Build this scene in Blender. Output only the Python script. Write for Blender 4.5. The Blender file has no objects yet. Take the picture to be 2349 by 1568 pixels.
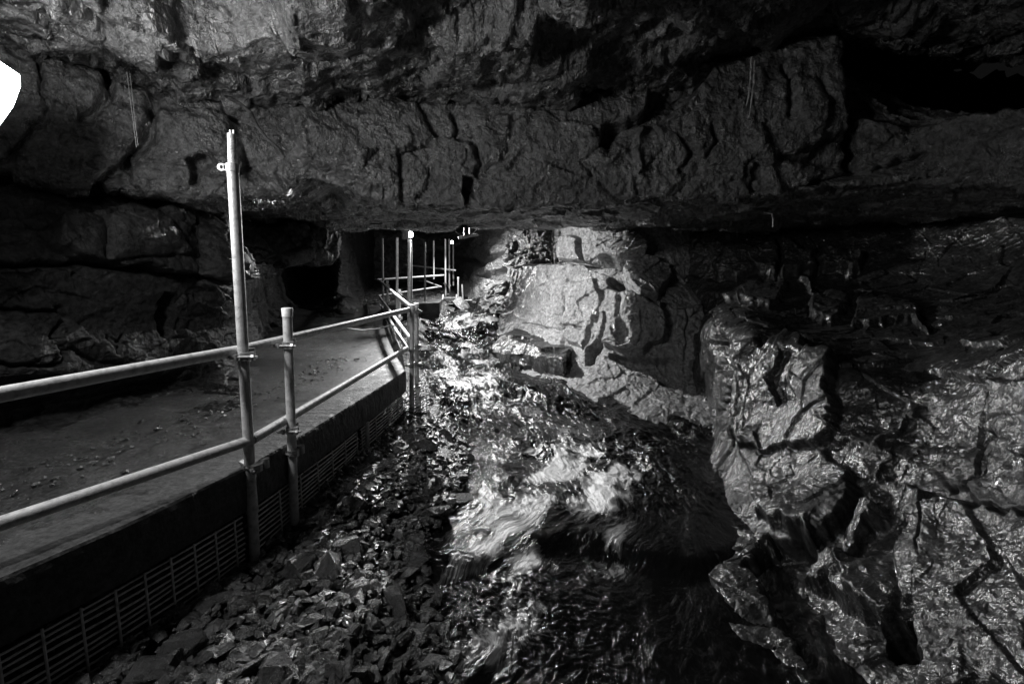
import bpy, math, random
import numpy as np
from mathutils import Vector, Matrix
random.seed(7)
sc = bpy.context.scene
COL = sc.collection

# ------------------------------------------------------------------ camera
F, CX, CY = 1075.0, 1174.5, 784.0
PITCH = math.atan(138 / 1075)
CAMZ = 1.55
cam = bpy.data.cameras.new('camera')
camo = bpy.data.objects.new('camera', cam)
COL.objects.link(camo)
camo.location = (0, 0, CAMZ)
camo.rotation_euler = (math.pi / 2 - PITCH, 0, 0)
cam.sensor_width = 36.0
cam.lens = 36.0 * F / 2349.0
cam.clip_start = 0.05
cam.clip_end = 200
sc.camera = camo

# ------------------------------------------------------------------ world: the cave is closed to the sky
w = bpy.data.worlds.new('World')
sc.world = w
w.use_nodes = True
w.node_tree.nodes['Background'].inputs['Color'].default_value = (0.5, 0.5, 0.5, 1)
w.node_tree.nodes['Background'].inputs['Strength'].default_value = 0.009
sc.view_settings.view_transform = 'Standard'
sc.view_settings.look = 'None'
sc.view_settings.exposure = 0.0
sc.view_settings.gamma = 1.0
sc.render.engine = 'CYCLES'
sc.cycles.max_bounces = 6
sc.cycles.diffuse_bounces = 3
sc.cycles.glossy_bounces = 3
sc.cycles.sample_clamp_indirect = 2
sc.cycles.sample_clamp_direct = 60
sc.cycles.use_denoising = True

NEAR_LAMP_W = 16.0
NEAR_LAMP_SPILL_W = 66.0
PATH_LAMP_L = 60.0
PATH_LAMP_W = 360.0
FAR_LAMP_L = 150.0
FAR_LAMP_W = 110.0

# ------------------------------------------------------------------ measuring: photo pixel -> point in the cave
CT, ST = math.cos(PITCH), math.sin(PITCH)
def ray(px, py):
    a = (px - CX) / F; b = -(py - CY) / F
    return np.array([a, CT + b * ST, -ST + b * CT])
def U(px, py, Y):
    d = ray(px, py)
    return d * (Y / d[1]) + np.array([0, 0, CAMZ])
def HZ(px, py, z):
    d = ray(px, py)
    return d * ((z - CAMZ) / d[2]) + np.array([0, 0, CAMZ])
def proj(P):
    P = np.asarray(P, float)
    x = P[..., 0]; y = P[..., 1]; z = P[..., 2] - CAMZ
    dep = y * CT - z * ST
    up = y * ST + z * CT
    dep = np.where(dep > 0.05, dep, 0.05)
    return CX + F * x / dep, CY - F * up / dep
def rise(Y):                       # the stream bed climbs upstream
    return 0.1 * np.maximum(0, np.asarray(Y, float) - 5.0)

# ------------------------------------------------------------------ noise
def _hash(ix, iy, iz, seed):
    h = (ix.astype(np.int64) * 374761393 + iy.astype(np.int64) * 668265263 + iz.astype(np.int64) * 2147483647 + seed * 974634777) & 0xFFFFFFFF
    h = ((h ^ (h >> 13)) * 1274126177) & 0xFFFFFFFF
    h = ((h ^ (h >> 16)) * 2246822519) & 0xFFFFFFFF
    return (h ^ (h >> 15)) & 0xFFFFFFFF
def rnd(ix, iy, iz, seed):
    return _hash(ix, iy, iz, seed).astype(np.float64) / 4294967295.0
def perlin(P, seed=0):
    i = np.floor(P).astype(np.int64); f = P - i
    u = f * f * f * (f * (f * 6 - 15) + 10)
    out = 0
    for dx in (0, 1):
        wx = u[:, 0] if dx else 1 - u[:, 0]
        for dy in (0, 1):
            wy = u[:, 1] if dy else 1 - u[:, 1]
            for dz in (0, 1):
                wz = u[:, 2] if dz else 1 - u[:, 2]
                h = _hash(i[:, 0] + dx, i[:, 1] + dy, i[:, 2] + dz, seed)
                gx = (h & 1023) / 511.5 - 1; gy = ((h >> 10) & 1023) / 511.5 - 1; gz = ((h >> 20) & 1023) / 511.5 - 1
                out = out + wx * wy * wz * (gx * (f[:, 0] - dx) + gy * (f[:, 1] - dy) + gz * (f[:, 2] - dz))
    return out
def fbm(P, oct=4, seed=0, gain=0.5, lac=2.03):
    s = 0; a = 1.0; P = P.copy()
    for k in range(oct):
        s = s + a * perlin(P, seed + k * 17); a *= gain; P = P * lac + 3.7
    return s
def ridged(P, oct=4, seed=0):
    s = 0; a = 1.0; P = P.copy()
    for k in range(oct):
        s = s + a * (1 - np.abs(perlin(P, seed + k * 13)) * 2.2); a *= 0.5; P = P * 2.1 + 1.3
    return s / 1.9 - 0.5
def facets(P, seed=0, tilt=0.9):
    """broken-rock relief: every cell is a tilted plane; returns height and distance to the cell border"""
    i = np.floor(P).astype(np.int64)
    n = len(P)
    d1 = np.full(n, 1e9); d2 = np.full(n, 1e9); h1 = np.zeros(n)
    for dx in (-1, 0, 1):
        for dy in (-1, 0, 1):
            for dz in (-1, 0, 1):
                jx = i[:, 0] + dx; jy = i[:, 1] + dy; jz = i[:, 2] + dz
                cx = jx + rnd(jx, jy, jz, seed); cy = jy + rnd(jx, jy, jz, seed + 1); cz = jz + rnd(jx, jy, jz, seed + 2)
                ex = P[:, 0] - cx; ey = P[:, 1] - cy; ez = P[:, 2] - cz
                d = ex * ex + ey * ey + ez * ez
                hh = (rnd(jx, jy, jz, seed + 3) - 0.5) + tilt * (ex * (rnd(jx, jy, jz, seed + 4) - .5) + ey * (rnd(jx, jy, jz, seed + 5) - .5) + ez * (rnd(jx, jy, jz, seed + 6) - .5))
                closer = d < d1
                d2 = np.where(closer, d1, np.minimum(d2, d))
                h1 = np.where(closer, hh, h1)
                d1 = np.where(closer, d, d1)
    return h1, np.sqrt(d2) - np.sqrt(d1)
def smooth(x):
    x = np.clip(x, 0, 1); return x * x * (3 - 2 * x)

# ------------------------------------------------------------------ materials
def mat(name):
    m = bpy.data.materials.new(name); m.use_nodes = True
    nt = m.node_tree; b = nt.nodes['Principled BSDF']
    return m, nt, b
def g(v): return (v, v, v, 1)
def noise_node(nt, scale, detail=6, rough=0.6, vec=None, dist=0.0):
    n = nt.nodes.new('ShaderNodeTexNoise'); n.inputs['Scale'].default_value = scale
    n.inputs['Detail'].default_value = detail; n.inputs['Roughness'].default_value = rough
    n.inputs['Distortion'].default_value = dist
    if vec is not None: nt.links.new(vec, n.inputs['Vector'])
    return n
def ramp(nt, src, stops):
    r = nt.nodes.new('ShaderNodeValToRGB')
    e = r.color_ramp.elements
    while len(e) < len(stops): e.new(0.5)
    for k, (p, v) in enumerate(stops): e[k].position = p; e[k].color = g(v)
    nt.links.new(src, r.inputs['Fac']); return r
def rock_material(name, lo, hi, rough=(0.22, 0.5), bump=0.5, coat=0.35, scale=1.0, pits=0.0, stretch=(1, 1, 1), spec=0.5, grain=24, gd=0.06):
    m, nt, b = mat(name)
    b.inputs['Specular IOR Level'].default_value = spec
    tc = nt.nodes.new('ShaderNodeTexCoord')
    mp = nt.nodes.new('ShaderNodeMapping'); mp.inputs['Scale'].default_value = stretch
    nt.links.new(tc.outputs['Object'], mp.inputs['Vector']); v = mp.outputs['Vector']
    n1 = noise_node(nt, 1.6 * scale, 9, 0.7, v, 0.8)
    c = ramp(nt, n1.outputs['Fac'], [(0.28, lo), (0.5, (lo + hi) / 2 * 0.85), (0.72, hi)])
    n8 = noise_node(nt, 22 * scale, 8, 0.75, v)
    c8 = ramp(nt, n8.outputs['Fac'], [(0.36, 0.25), (0.5, 0.85), (0.66, 1.5)])
    mu = nt.nodes.new('ShaderNodeMixRGB'); mu.blend_type = 'MULTIPLY'; mu.inputs['Fac'].default_value = 1.0
    nt.links.new(c.outputs['Color'], mu.inputs['Color1']); nt.links.new(c8.outputs['Color'], mu.inputs['Color2'])
    nt.links.new(mu.outputs['Color'], b.inputs['Base Color'])
    n2 = noise_node(nt, 5 * scale, 5, 0.6, v)
    r = ramp(nt, n2.outputs['Fac'], [(0.35, rough[0]), (0.65, rough[1])])
    nt.links.new(r.outputs['Color'], b.inputs['Roughness'])
    n3 = noise_node(nt, 11 * scale, 7, 0.58, v, 0.0)
    n4 = noise_node(nt, 75 * scale, 4, 0.6, v)
    b1 = nt.nodes.new('ShaderNodeBump'); b1.inputs['Strength'].default_value = min(1.0, bump * 1.5); b1.inputs['Distance'].default_value = 0.075
    nt.links.new(n3.outputs['Fac'], b1.inputs['Height'])
    b2 = nt.nodes.new('ShaderNodeBump'); b2.inputs['Strength'].default_value = bump * 0.5; b2.inputs['Distance'].default_value = 0.006
    nt.links.new(n4.outputs['Fac'], b2.inputs['Height']); nt.links.new(b1.outputs['Normal'], b2.inputs['Normal'])
    last = b2
    if pits > 0:
        vo = nt.nodes.new('ShaderNodeTexVoronoi'); vo.inputs['Scale'].default_value = 26 * scale
        nd = noise_node(nt, 12, 3, 0.5, v)
        mx = nt.nodes.new('ShaderNodeMixRGB'); mx.inputs['Fac'].default_value = 0.12
        nt.links.new(v, mx.inputs['Color1']); nt.links.new(nd.outputs['Color'], mx.inputs['Color2'])
        nt.links.new(mx.outputs['Color'], vo.inputs['Vector'])
        b3 = nt.nodes.new('ShaderNodeBump'); b3.inputs['Strength'].default_value = pits; b3.inputs['Distance'].default_value = 0.02
        nt.links.new(vo.outputs['Distance'], b3.inputs['Height']); nt.links.new(b2.outputs['Normal'], b3.inputs['Normal'])
        last = b3
    nt.links.new(last.outputs['Normal'], b.inputs['Normal'])
    n5 = noise_node(nt, grain * scale, 4, 0.5, v)
    b5 = nt.nodes.new('ShaderNodeBump'); b5.inputs['Strength'].default_value = 1.0; b5.inputs['Distance'].default_value = gd
    nt.links.new(n5.outputs['Fac'], b5.inputs['Height']); nt.links.new(b1.outputs['Normal'], b5.inputs['Normal'])
    n6 = noise_node(nt, 2.7 * scale, 5, 0.6, v)
    cw = ramp(nt, n6.outputs['Fac'], [(0.36, coat * 0.2), (0.52, min(1.0, coat * 2.4))])
    nt.links.new(cw.outputs['Color'], b.inputs['Coat Weight'])
    b.inputs['Coat Roughness'].default_value = 0.17
    b.inputs['Coat IOR'].default_value = 1.8
    nt.links.new(b5.outputs['Normal'], b.inputs['Coat Normal'])
    return m
M = {}
M['roof'] = rock_material('wet_roof_rock', 0.008, 0.13, (0.2, 0.45), 0.9, 0.8, 1.0, 0.3, grain=16, gd=0.09)
M['face'] = rock_material('limestone_face', 0.014, 0.13, (0.22, 0.5), 0.6, 0.8, 1.2, 0.0, grain=14, gd=0.09)
M['left'] = rock_material('damp_limestone', 0.014, 0.05, (0.5, 0.7), 0.3, 0.06, 1.0, spec=0.12)
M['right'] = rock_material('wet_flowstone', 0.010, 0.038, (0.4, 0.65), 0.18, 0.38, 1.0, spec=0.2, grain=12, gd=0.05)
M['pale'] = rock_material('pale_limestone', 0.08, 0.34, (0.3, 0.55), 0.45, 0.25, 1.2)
M['far'] = rock_material('far_limestone', 0.07, 0.26, (0.3, 0.6), 0.5, 0.25, 0.8)
M['stone'] = rock_material('river_stone', 0.02, 0.10, (0.2, 0.45), 0.3, 0.6, 2.0)
M['bed'] = rock_material('river_bed_gravel', 0.02, 0.06, (0.3, 0.5), 0.6, 0.3, 3.0, 0.5)
M['path'] = rock_material('damp_concrete_path', 0.022, 0.075, (0.4, 0.65), 0.12, 0.2, 2.2, spec=0.25)
M['kerb'] = rock_material('rough_concrete', 0.035, 0.085, (0.6, 0.8), 0.15, 0.0, 2.0)

def metal_material(name, col, rough, bump=0.1, metallic=0.6):
    m, nt, b = mat(name)
    tc = nt.nodes.new('ShaderNodeTexCoord')
    n = noise_node(nt, 35, 5, 0.6, tc.outputs['Object'])
    c = ramp(nt, n.outputs['Fac'], [(0.32, col * 0.5), (0.5, col * 0.85), (0.7, col)])
    nt.links.new(c.outputs['Color'], b.inputs['Base Color'])
    r = ramp(nt, n.outputs['Fac'], [(0.3, rough + 0.15), (0.7, rough)])
    nt.links.new(r.outputs['Color'], b.inputs['Roughness'])
    bp = nt.nodes.new('ShaderNodeBump'); bp.inputs['Strength'].default_value = bump; bp.inputs['Distance'].default_value = 0.003
    n2 = noise_node(nt, 120, 3, 0.6, tc.outputs['Object'])
    nt.links.new(n2.outputs['Fac'], bp.inputs['Height']); nt.links.new(bp.outputs['Normal'], b.inputs['Normal'])
    b.inputs['Metallic'].default_value = metallic
    return m
M['galv'] = metal_material('galvanised_steel', 0.6, 0.5, 0.5, 0.15)
M['coupler'] = metal_material('forged_coupler_steel', 0.4, 0.35, 0.3, 0.7)
M['mesh'] = metal_material('dark_wet_mesh_wire', 0.75, 0.35, 0.2, 0.1)
M['cap'] = metal_material('white_plastic', 0.8, 0.45, 0.05, 0.0)
M['drip'] = metal_material('dripping_water', 0.05, 0.3, 0.05, 0.0)
M['cable'] = metal_material('black_cable_sheath', 0.12, 0.4, 0.05, 0.0)
M['housing'] = metal_material('painted_lamp_housing', 0.5, 0.4, 0.05, 0.0)
def glow(name, strength):
    m, nt, b = mat(name)
    b.inputs['Base Color'].default_value = g(0.9)
    b.inputs['Emission Color'].default_value = g(1.0)
    b.inputs['Emission Strength'].default_value = strength
    return m
M['glow_near'] = glow('lit_floodlight_glass', 45)
M['glow_path'] = glow('lit_lamp_glass', PATH_LAMP_L)
M['glow_far'] = glow('lit_far_lamp_glass', FAR_LAMP_L)

# water with foam carried in vertex attributes (how foamy, and flow coordinates along / across the current)
m, nt, b = mat('stream_water')
at = nt.nodes.new('ShaderNodeAttribute'); at.attribute_name = 'foam'
fl_ = nt.nodes.new('ShaderNodeAttribute'); fl_.attribute_name = 'flow'
def fnoise(sx, sy, det, dist=0.6, typ='FBM'):
    mp = nt.nodes.new('ShaderNodeMapping'); mp.inputs['Scale'].default_value = (sx, sy, 1)
    nt.links.new(fl_.outputs['Vector'], mp.inputs['Vector'])
    n = noise_node(nt, 1.0, det, 0.65, mp.outputs['Vector'], dist); n.noise_type = typ; return n
na = fnoise(11, 5, 10, 0.4); nb_ = fnoise(42, 12, 6, 0.5)
def math_(op, a, b_):
    n = nt.nodes.new('ShaderNodeMath'); n.operation = op
    for k, v in ((0, a), (1, b_)):
        if isinstance(v, (int, float)): n.inputs[k].default_value = v
        else: nt.links.new(v, n.inputs[k])
    return n.outputs[0]
mix = math_('ADD', math_('MULTIPLY', na.outputs['Fac'], 0.5), math_('MULTIPLY', nb_.outputs['Fac'], 0.5))
fo = math_('ADD', math_('MULTIPLY', at.outputs['Fac'], 0.6), mix)       # foam where foaminess + streak noise is high
fr = ramp(nt, fo, [(0.70, 0.004), (0.80, 0.06), (0.94, 0.30), (1.08, 0.7)])
nt.links.new(fr.outputs['Color'], b.inputs['Base Color'])
rr = ramp(nt, fo, [(0.66, 0.07), (0.95, 0.45)])
nt.links.new(rr.outputs['Color'], b.inputs['Roughness'])
b.inputs['IOR'].default_value = 1.33
b.inputs['Specular IOR Level'].default_value = 0.8
nc = fnoise(32, 12, 5, 0.3); nd = fnoise(90, 40, 2, 0.2)
bp = nt.nodes.new('ShaderNodeBump'); bp.inputs['Strength'].default_value = 0.5; bp.inputs['Distance'].default_value = 0.02
nt.links.new(nc.outputs['Fac'], bp.inputs['Height'])
bp2 = nt.nodes.new('ShaderNodeBump'); bp2.inputs['Strength'].default_value = 0.3; bp2.inputs['Distance'].default_value = 0.006
nt.links.new(nd.outputs['Fac'], bp2.inputs['Height']); nt.links.new(bp.outputs['Normal'], bp2.inputs['Normal'])
nt.links.new(bp2.outputs['Normal'], b.inputs['Normal'])
M['water'] = m

# ------------------------------------------------------------------ object helpers
def mesh_from(name, V, Fq, smoothf=True):
    V = np.asarray(V, np.float32); Fq = np.asarray(Fq, np.int32)
    me = bpy.data.meshes.new(name)
    k = Fq.shape[1]
    me.vertices.add(len(V)); me.vertices.foreach_set('co', V.ravel())
    me.loops.add(Fq.size); me.loops.foreach_set('vertex_index', Fq.ravel())
    me.polygons.add(len(Fq))
    me.polygons.foreach_set('loop_start', np.arange(0, Fq.size, k, dtype=np.int32))
    me.update(calc_edges=True)
    me.polygons.foreach_set('use_smooth', np.full(len(Fq), bool(smoothf)))
    return me
def link(name, me, m, parent=None, loc=None):
    o = bpy.data.objects.new(name, me); COL.objects.link(o)
    if m and me and not me.materials: me.materials.append(m)
    if parent: o.parent = parent
    if loc is not None: o.location = loc
    return o
def tag(o, label, cat, group=None, kind=None):
    if label: o['label'] = label
    if cat: o['category'] = cat
    if group: o['group'] = group
    if kind: o['kind'] = kind
    return o
def thing(name, loc, label, cat, group=None):
    o = bpy.data.objects.new(name, None); COL.objects.link(o); o.location = tuple(loc)
    o.empty_display_size = 0.1
    return tag(o, label, cat, group)
class MB:
    """collects shapes as ONE mesh"""
    def __init__(s): s.v = []; s.f = []
    def add(s, vs, fs):
        k = len(s.v); s.v += [tuple(map(float, p)) for p in vs]; s.f += [tuple(i + k for i in f) for f in fs]
    def tube(s, pts, r, n=16, caps=True, radii=None):
        pts = [Vector(p) for p in pts]; rings = []
        t0 = (pts[1] - pts[0]).normalized()
        ref = Vector((0, 0, 1)) if abs(t0.z) < 0.9 else Vector((1, 0, 0))
        a = t0.cross(ref).normalized()
        base = len(s.v)
        for i, p in enumerate(pts):
            t = (pts[min(i + 1, len(pts) - 1)] - pts[max(i - 1, 0)]).normalized()
            a = (a - t * a.dot(t)).normalized(); bb = t.cross(a)
            rr = radii[i] if radii else r
            for k in range(n):
                th = 2 * math.pi * k / n
                s.v.append(tuple(p + (a * math.cos(th) + bb * math.sin(th)) * rr))
        for i in range(len(pts) - 1):
            for k in range(n):
                k2 = (k + 1) % n
                s.f.append((base + i * n + k, base + i * n + k2, base + (i + 1) * n + k2, base + (i + 1) * n + k))
        if caps:
            s.f.append(tuple(base + k for k in reversed(range(n))))
            s.f.append(tuple(base + (len(pts) - 1) * n + k for k in range(n)))
    def box(s, c, half, R=None):
        c = Vector(c); R = R or Matrix.Identity(3)
        vs = [c + R @ Vector((sx * half[0], sy * half[1], sz * half[2])) for sx in (-1, 1) for sy in (-1, 1) for sz in (-1, 1)]
        s.add(vs, [(0, 1, 3, 2), (4, 6, 7, 5), (0, 4, 5, 1), (2, 3, 7, 6), (0, 2, 6, 4), (1, 5, 7, 3)])
    def build(s, name, m, parent=None, origin=(0, 0, 0), smooth_angle=None, bevel=0):
        me = bpy.data.meshes.new(name)
        o3 = Vector(origin)
        me.from_pydata([tuple(Vector(p) - o3) for p in s.v], [], s.f); me.update()
        if smooth_angle is not None:
            me.polygons.foreach_set('use_smooth', np.ones(len(me.polygons), bool))
            me.set_sharp_from_angle(angle=math.radians(smooth_angle))
        o = link(name, me, m, parent)
        if bevel:
            bv = o.modifiers.new('bevel', 'BEVEL'); bv.width = bevel; bv.segments = 2; bv.limit_method = 'ANGLE'
        return o
def dup(o, parent=None):
    c = o.copy(); COL.objects.link(c); c.parent = parent; return c

# ------------------------------------------------------------------ rock sheets
def catmull(P, n):
    """P: (k, ..., 3) control points -> n samples along axis 0"""
    P = np.asarray(P, float); k = P.shape[0]
    t = np.linspace(0, k - 1 - 1e-9, n); i = np.floor(t).astype(int); f = (t - i).reshape((-1,) + (1,) * (P.ndim - 1))
    ext = np.concatenate([2 * P[:1] - P[1:2], P, 2 * P[-1:] - P[-2:-1]])
    p0, p1, p2, p3 = ext[i], ext[i + 1], ext[i + 2], ext[i + 3]
    T = 0.6
    m1 = (p2 - p0) * 0.5 * T; m2 = (p3 - p1) * 0.5 * T
    return (2 * f**3 - 3 * f**2 + 1) * p1 + (f**3 - 2 * f**2 + f) * m1 + (-2 * f**3 + 3 * f**2) * p2 + (f**3 - f**2) * m2
def even(C, axis):
    L = np.linalg.norm(np.diff(C, axis=axis), axis=2).mean(axis=1 - axis)
    return np.r_[0, np.cumsum(L)] / L.sum()
def catmull_even(P, n):
    u = even(P, 0); k = P.shape[0]; fine = catmull(P, 40 * k)
    t = np.linspace(0, 1, 40 * k); uu = np.interp(t * (k - 1), np.arange(k), 0.25 * np.linspace(0, 1, k) + 0.75 * u)
    want = np.linspace(0, 1, n); ti = np.interp(want, uu, t) * (40 * k - 1)
    i = np.minimum(ti.astype(int), 40 * k - 2); f = (ti - i).reshape((-1,) + (1,) * (P.ndim - 1))
    return fine[i] * (1 - f) + fine[i + 1] * f
def seg_dist(px, py, poly, closed=False):
    d = np.full(px.shape, 1e9)
    pts = list(poly) + ([poly[0]] if closed else [])
    for (x0, y0), (x1, y1) in zip(pts[:-1], pts[1:]):
        dx, dy = x1 - x0, y1 - y0; L = dx * dx + dy * dy + 1e-9
        t = np.clip(((px - x0) * dx + (py - y0) * dy) / L, 0, 1)
        d = np.minimum(d, np.hypot(px - x0 - t * dx, py - y0 - t * dy))
    return d
def inside(px, py, poly):
    c = np.zeros(px.shape, bool); n = len(poly)
    for i in range(n):
        x0, y0 = poly[i]; x1, y1 = poly[(i + 1) % n]
        if y0 == y1: continue
        hit = ((y0 > py) != (y1 > py)) & (px < (x1 - x0) * (py - y0) / (y1 - y0) + x0)
        c ^= hit
    return c
def sheet(name, net, nu, nv, m, amp=dict(), feats=(), seed=1, toward=(0, 1.5, CAMZ), keep=None):
    """net: columns of control points (each column a list of points). Dense grid with broken-rock relief along the normal."""
    C = np.array(net, float)                     # (cols, rows, 3)
    G = catmull(C, nu)                           # along columns
    G = np.swapaxes(catmull_even(np.swapaxes(G, 0, 1), nv), 0, 1)   # (nu, nv, 3)
    du = np.gradient(G, axis=0); dv = np.gradient(G, axis=1)
    N = np.cross(du, dv); N /= (np.linalg.norm(N, axis=2, keepdims=True) + 1e-12)
    c = G[nu // 2, nv // 2]
    if np.sum(np.sum(N * (np.array(toward) - G), axis=2) > 0) < N.shape[0] * N.shape[1] / 2: N = -N
    P = G.reshape(-1, 3); Nf = N.reshape(-1, 3)
    px, py = proj(P)
    h = np.zeros(len(P))
    A = dict(big=0.10, bigs=0.9, fac=0.07, facs=2.2, fac2=0.025, fac2s=7.0, fine=0.012, ridge=0.0, bed=1.6, crack=0.03, beds=0.0, warp=0.06)
    A.update(amp)
    warp = np.stack([perlin(P * 2.1, seed + 50), perlin(P * 2.1, seed + 51), perlin(P * 2.1, seed + 52)], 1)
    warp2 = np.stack([perlin(P * 9, seed + 53), perlin(P * 9, seed + 54), perlin(P * 9, seed + 55)], 1)
    Q = P + warp * A['warp'] + warp2 * 0.012
    Qb = Q * np.array([1, 1, A['bed']])
    h += A['big'] * fbm(P * A['bigs'] + seed, 3, seed)
    f1, e1 = facets(Qb * A['facs'], seed + 3); h += A['fac'] * f1
    h -= A['crack'] * np.exp(-(e1 / 0.09) ** 2) * smooth(perlin(P * 1.7, seed + 9) * 3 + 0.4)
    f1b, e1b = facets((P + warp2 * 0.02) * np.array([1, 1, A['bed']]) * A['facs'] * 2.1 + 5.3, seed + 93, 1.3); h += A['fac'] * 0.5 * f1b
    f2, e2 = facets((P + warp2 * 0.02) * np.array([1, 1, A['bed']]) * A['fac2s'], seed + 13)
    mask2 = smooth(perlin(P * 1.3, seed + 61) * 2.2 + 0.55)
    h += A['fac2'] * f2 * (0.3 + 0.9 * mask2)
    h += A['fine'] * (0.8 * fbm(P * 12, 5, seed + 23, 0.62) * (0.5 + smooth(perlin(P * 1.9, seed + 77) * 2 + 0.5)) + 0.5 * ridged(P * np.array([7, 7, 13.0]), 4, seed + 24))
    if A['ridge']: h += A['ridge'] * ridged(Q * 5, 4, seed + 31)
    if A['beds']:                                # thin bedding layers
        zb = (P[:, 2] + 0.05 * fbm(P * 1.2, 3, seed + 70)) * 11
        k = np.floor(zb); fr = zb - k
        h += A['beds'] * ((rnd(k.astype(np.int64), k.astype(np.int64) * 0, k.astype(np.int64) * 0, seed) - .5) * smooth(np.minimum(fr, 1 - fr) * 8))
    wob = fbm(np.stack([px / 60, py / 60, px * 0 + seed], 1), 3, seed + 90)
    wob2 = fbm(np.stack([px / 60, py / 60, px * 0 + seed + 5], 1), 3, seed + 91)
    wa = 30 if name == 'cave_wall_right' else 16
    fx = px + wob * wa; fy = py + wob2 * wa
    for ft in feats:
        kind, poly = ft[0], ft[1]
        xs = [p[0] for p in poly]; ys = [p[1] for p in poly]; mgn = 60
        s = (fx > min(xs) - mgn) & (fx < max(xs) + mgn) & (fy > min(ys) - mgn) & (fy < max(ys) + mgn)
        if not s.any(): continue
        if kind == 'crack':
            d = seg_dist(fx[s], fy[s], poly)
            h[s] -= ft[3] * np.exp(-(d / ft[2]) ** 2)
        elif kind == 'ridge':
            d = seg_dist(fx[s], fy[s], poly)
            h[s] += ft[3] * np.exp(-(d / ft[2]) ** 2)
        elif kind == 'block':                    # raised (or sunk) block with an edge width in px
            d = seg_dist(fx[s], fy[s], poly, True) * np.where(inside(fx[s], fy[s], poly), 1, -1)
            h[s] += ft[3] * smooth((d + ft[2] * 0.5) / ft[2])
        elif kind == 'plane':                    # flat broken facet with its own tilt
            d = seg_dist(fx[s], fy[s], poly, True) * np.where(inside(fx[s], fy[s], poly), 1, -1)
            cx_ = sum(xs) / len(xs); cy_ = sum(ys) / len(ys)
            t = ft[3] + ft[4] * (fx[s] - cx_) / 100 + ft[5] * (fy[s] - cy_) / 100
            h[s] += t * smooth((d + ft[2] * 0.5) / ft[2])
        elif kind == 'dome':
            d = seg_dist(fx[s], fy[s], poly, True) * np.where(inside(fx[s], fy[s], poly), 1, 0)
            q = np.clip(d / ft[2], 0, 1); h[s] += ft[3] * np.sqrt(1 - (1 - q) ** 2)
    P = P + Nf * h[:, None]
    idx = np.arange(nu * nv).reshape(nu, nv)
    Q4 = np.stack([idx[:-1, :-1], idx[1:, :-1], idx[1:, 1:], idx[:-1, 1:]], -1).reshape(-1, 4)
    me = mesh_from(name, P, Q4)
    me.materials.append(m)
    return link(name, me, m)
def cols(*cs): return [[U(*p) for p in c] for c in cs]

# ================================================================== THE CAVE
# near roof: comes over the viewer and meets the rock face along the bedding crack
crack_pts = [(-900, 20, 1.8), (-300, 40, 2.3), (0, 85, 2.7), (300, 180, 3.05), (520, 228, 3.4), (800, 218, 3.7), (1070, 232, 3.9),
             (1300, 228, 3.95), (1500, 195, 4.1), (1700, 130, 4.2), (1950, 80, 4.2), (2150, 90, 4.1), (2349, 80, 3.8), (2800, 60, 3.2), (3600, 40, 2.6)]
def roof_col(px, py, Y):
    e = U(px, py, Y)
    hgt = e[2]
    pts = [(e[0] * 1.3, e[1] + 2.2, hgt + 0.9), (e[0] * 1.05, e[1] + 0.45, hgt + 0.12), (e[0], e[1] + 0.02, hgt)]
    for k, dz in ((0.78, 0.04), (0.56, 0.10), (0.3, 0.16), (-0.1, 0.2), (-0.6, 0.15)):
        s = 0.85 + 0.15 * k if k > 0 else 0.8
        pts.append((e[0] * s, e[1] * k, hgt + dz))
    return pts
sheet('cave_roof', [roof_col(*c) for c in crack_pts], 620, 330, M['roof'],
      dict(big=0.14, fac=0.12, fac2=0.05, fac2s=6.5, fine=0.03, ridge=0.0, bed=2.6, facs=1.9, beds=0.012), seed=11, toward=(0, 2, 1.0),
      feats=[('block', [(240, 20), (330, 30), (440, 95), (520, 90), (640, 60), (650, -60), (220, -60)], 30, -0.25),
             ('block', [(900, -50), (1300, -60), (1240, 60), (1060, 90), (960, 110)], 40, -0.15),
             ('block', [(1200, 60), (1500, 30), (1620, 100), (1450, 170), (1250, 150)], 40, -0.12)])

sheet('cave_wall_back', [[(x, 6.6 + 0.05 * x * x * 0.3, 4.6), (x, 6.8, 3.9), (x, 6.6, 3.2), (x, 6.3, 2.6), (x, 6.2, 2.3)] for x in (-2, 0, 2, 4, 6, 8, 10, 13)],
      240, 120, M['left'], dict(big=0.2, fac=0.15, facs=1.0, fac2=0.04), seed=15, toward=(0, 0, 1.5))
sheet('cave_roof_back', [[(x, 2.4, 4.9), (x, 4.0, 4.8), (x, 5.5, 4.7), (x, 7.2, 4.5)] for x in (-2, 0, 2, 4, 6, 8, 10, 13)],
      160, 100, M['roof'], dict(big=0.2, fac=0.15, facs=1.0, fac2=0.04), seed=16, toward=(0, 3, 1.5))
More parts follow.
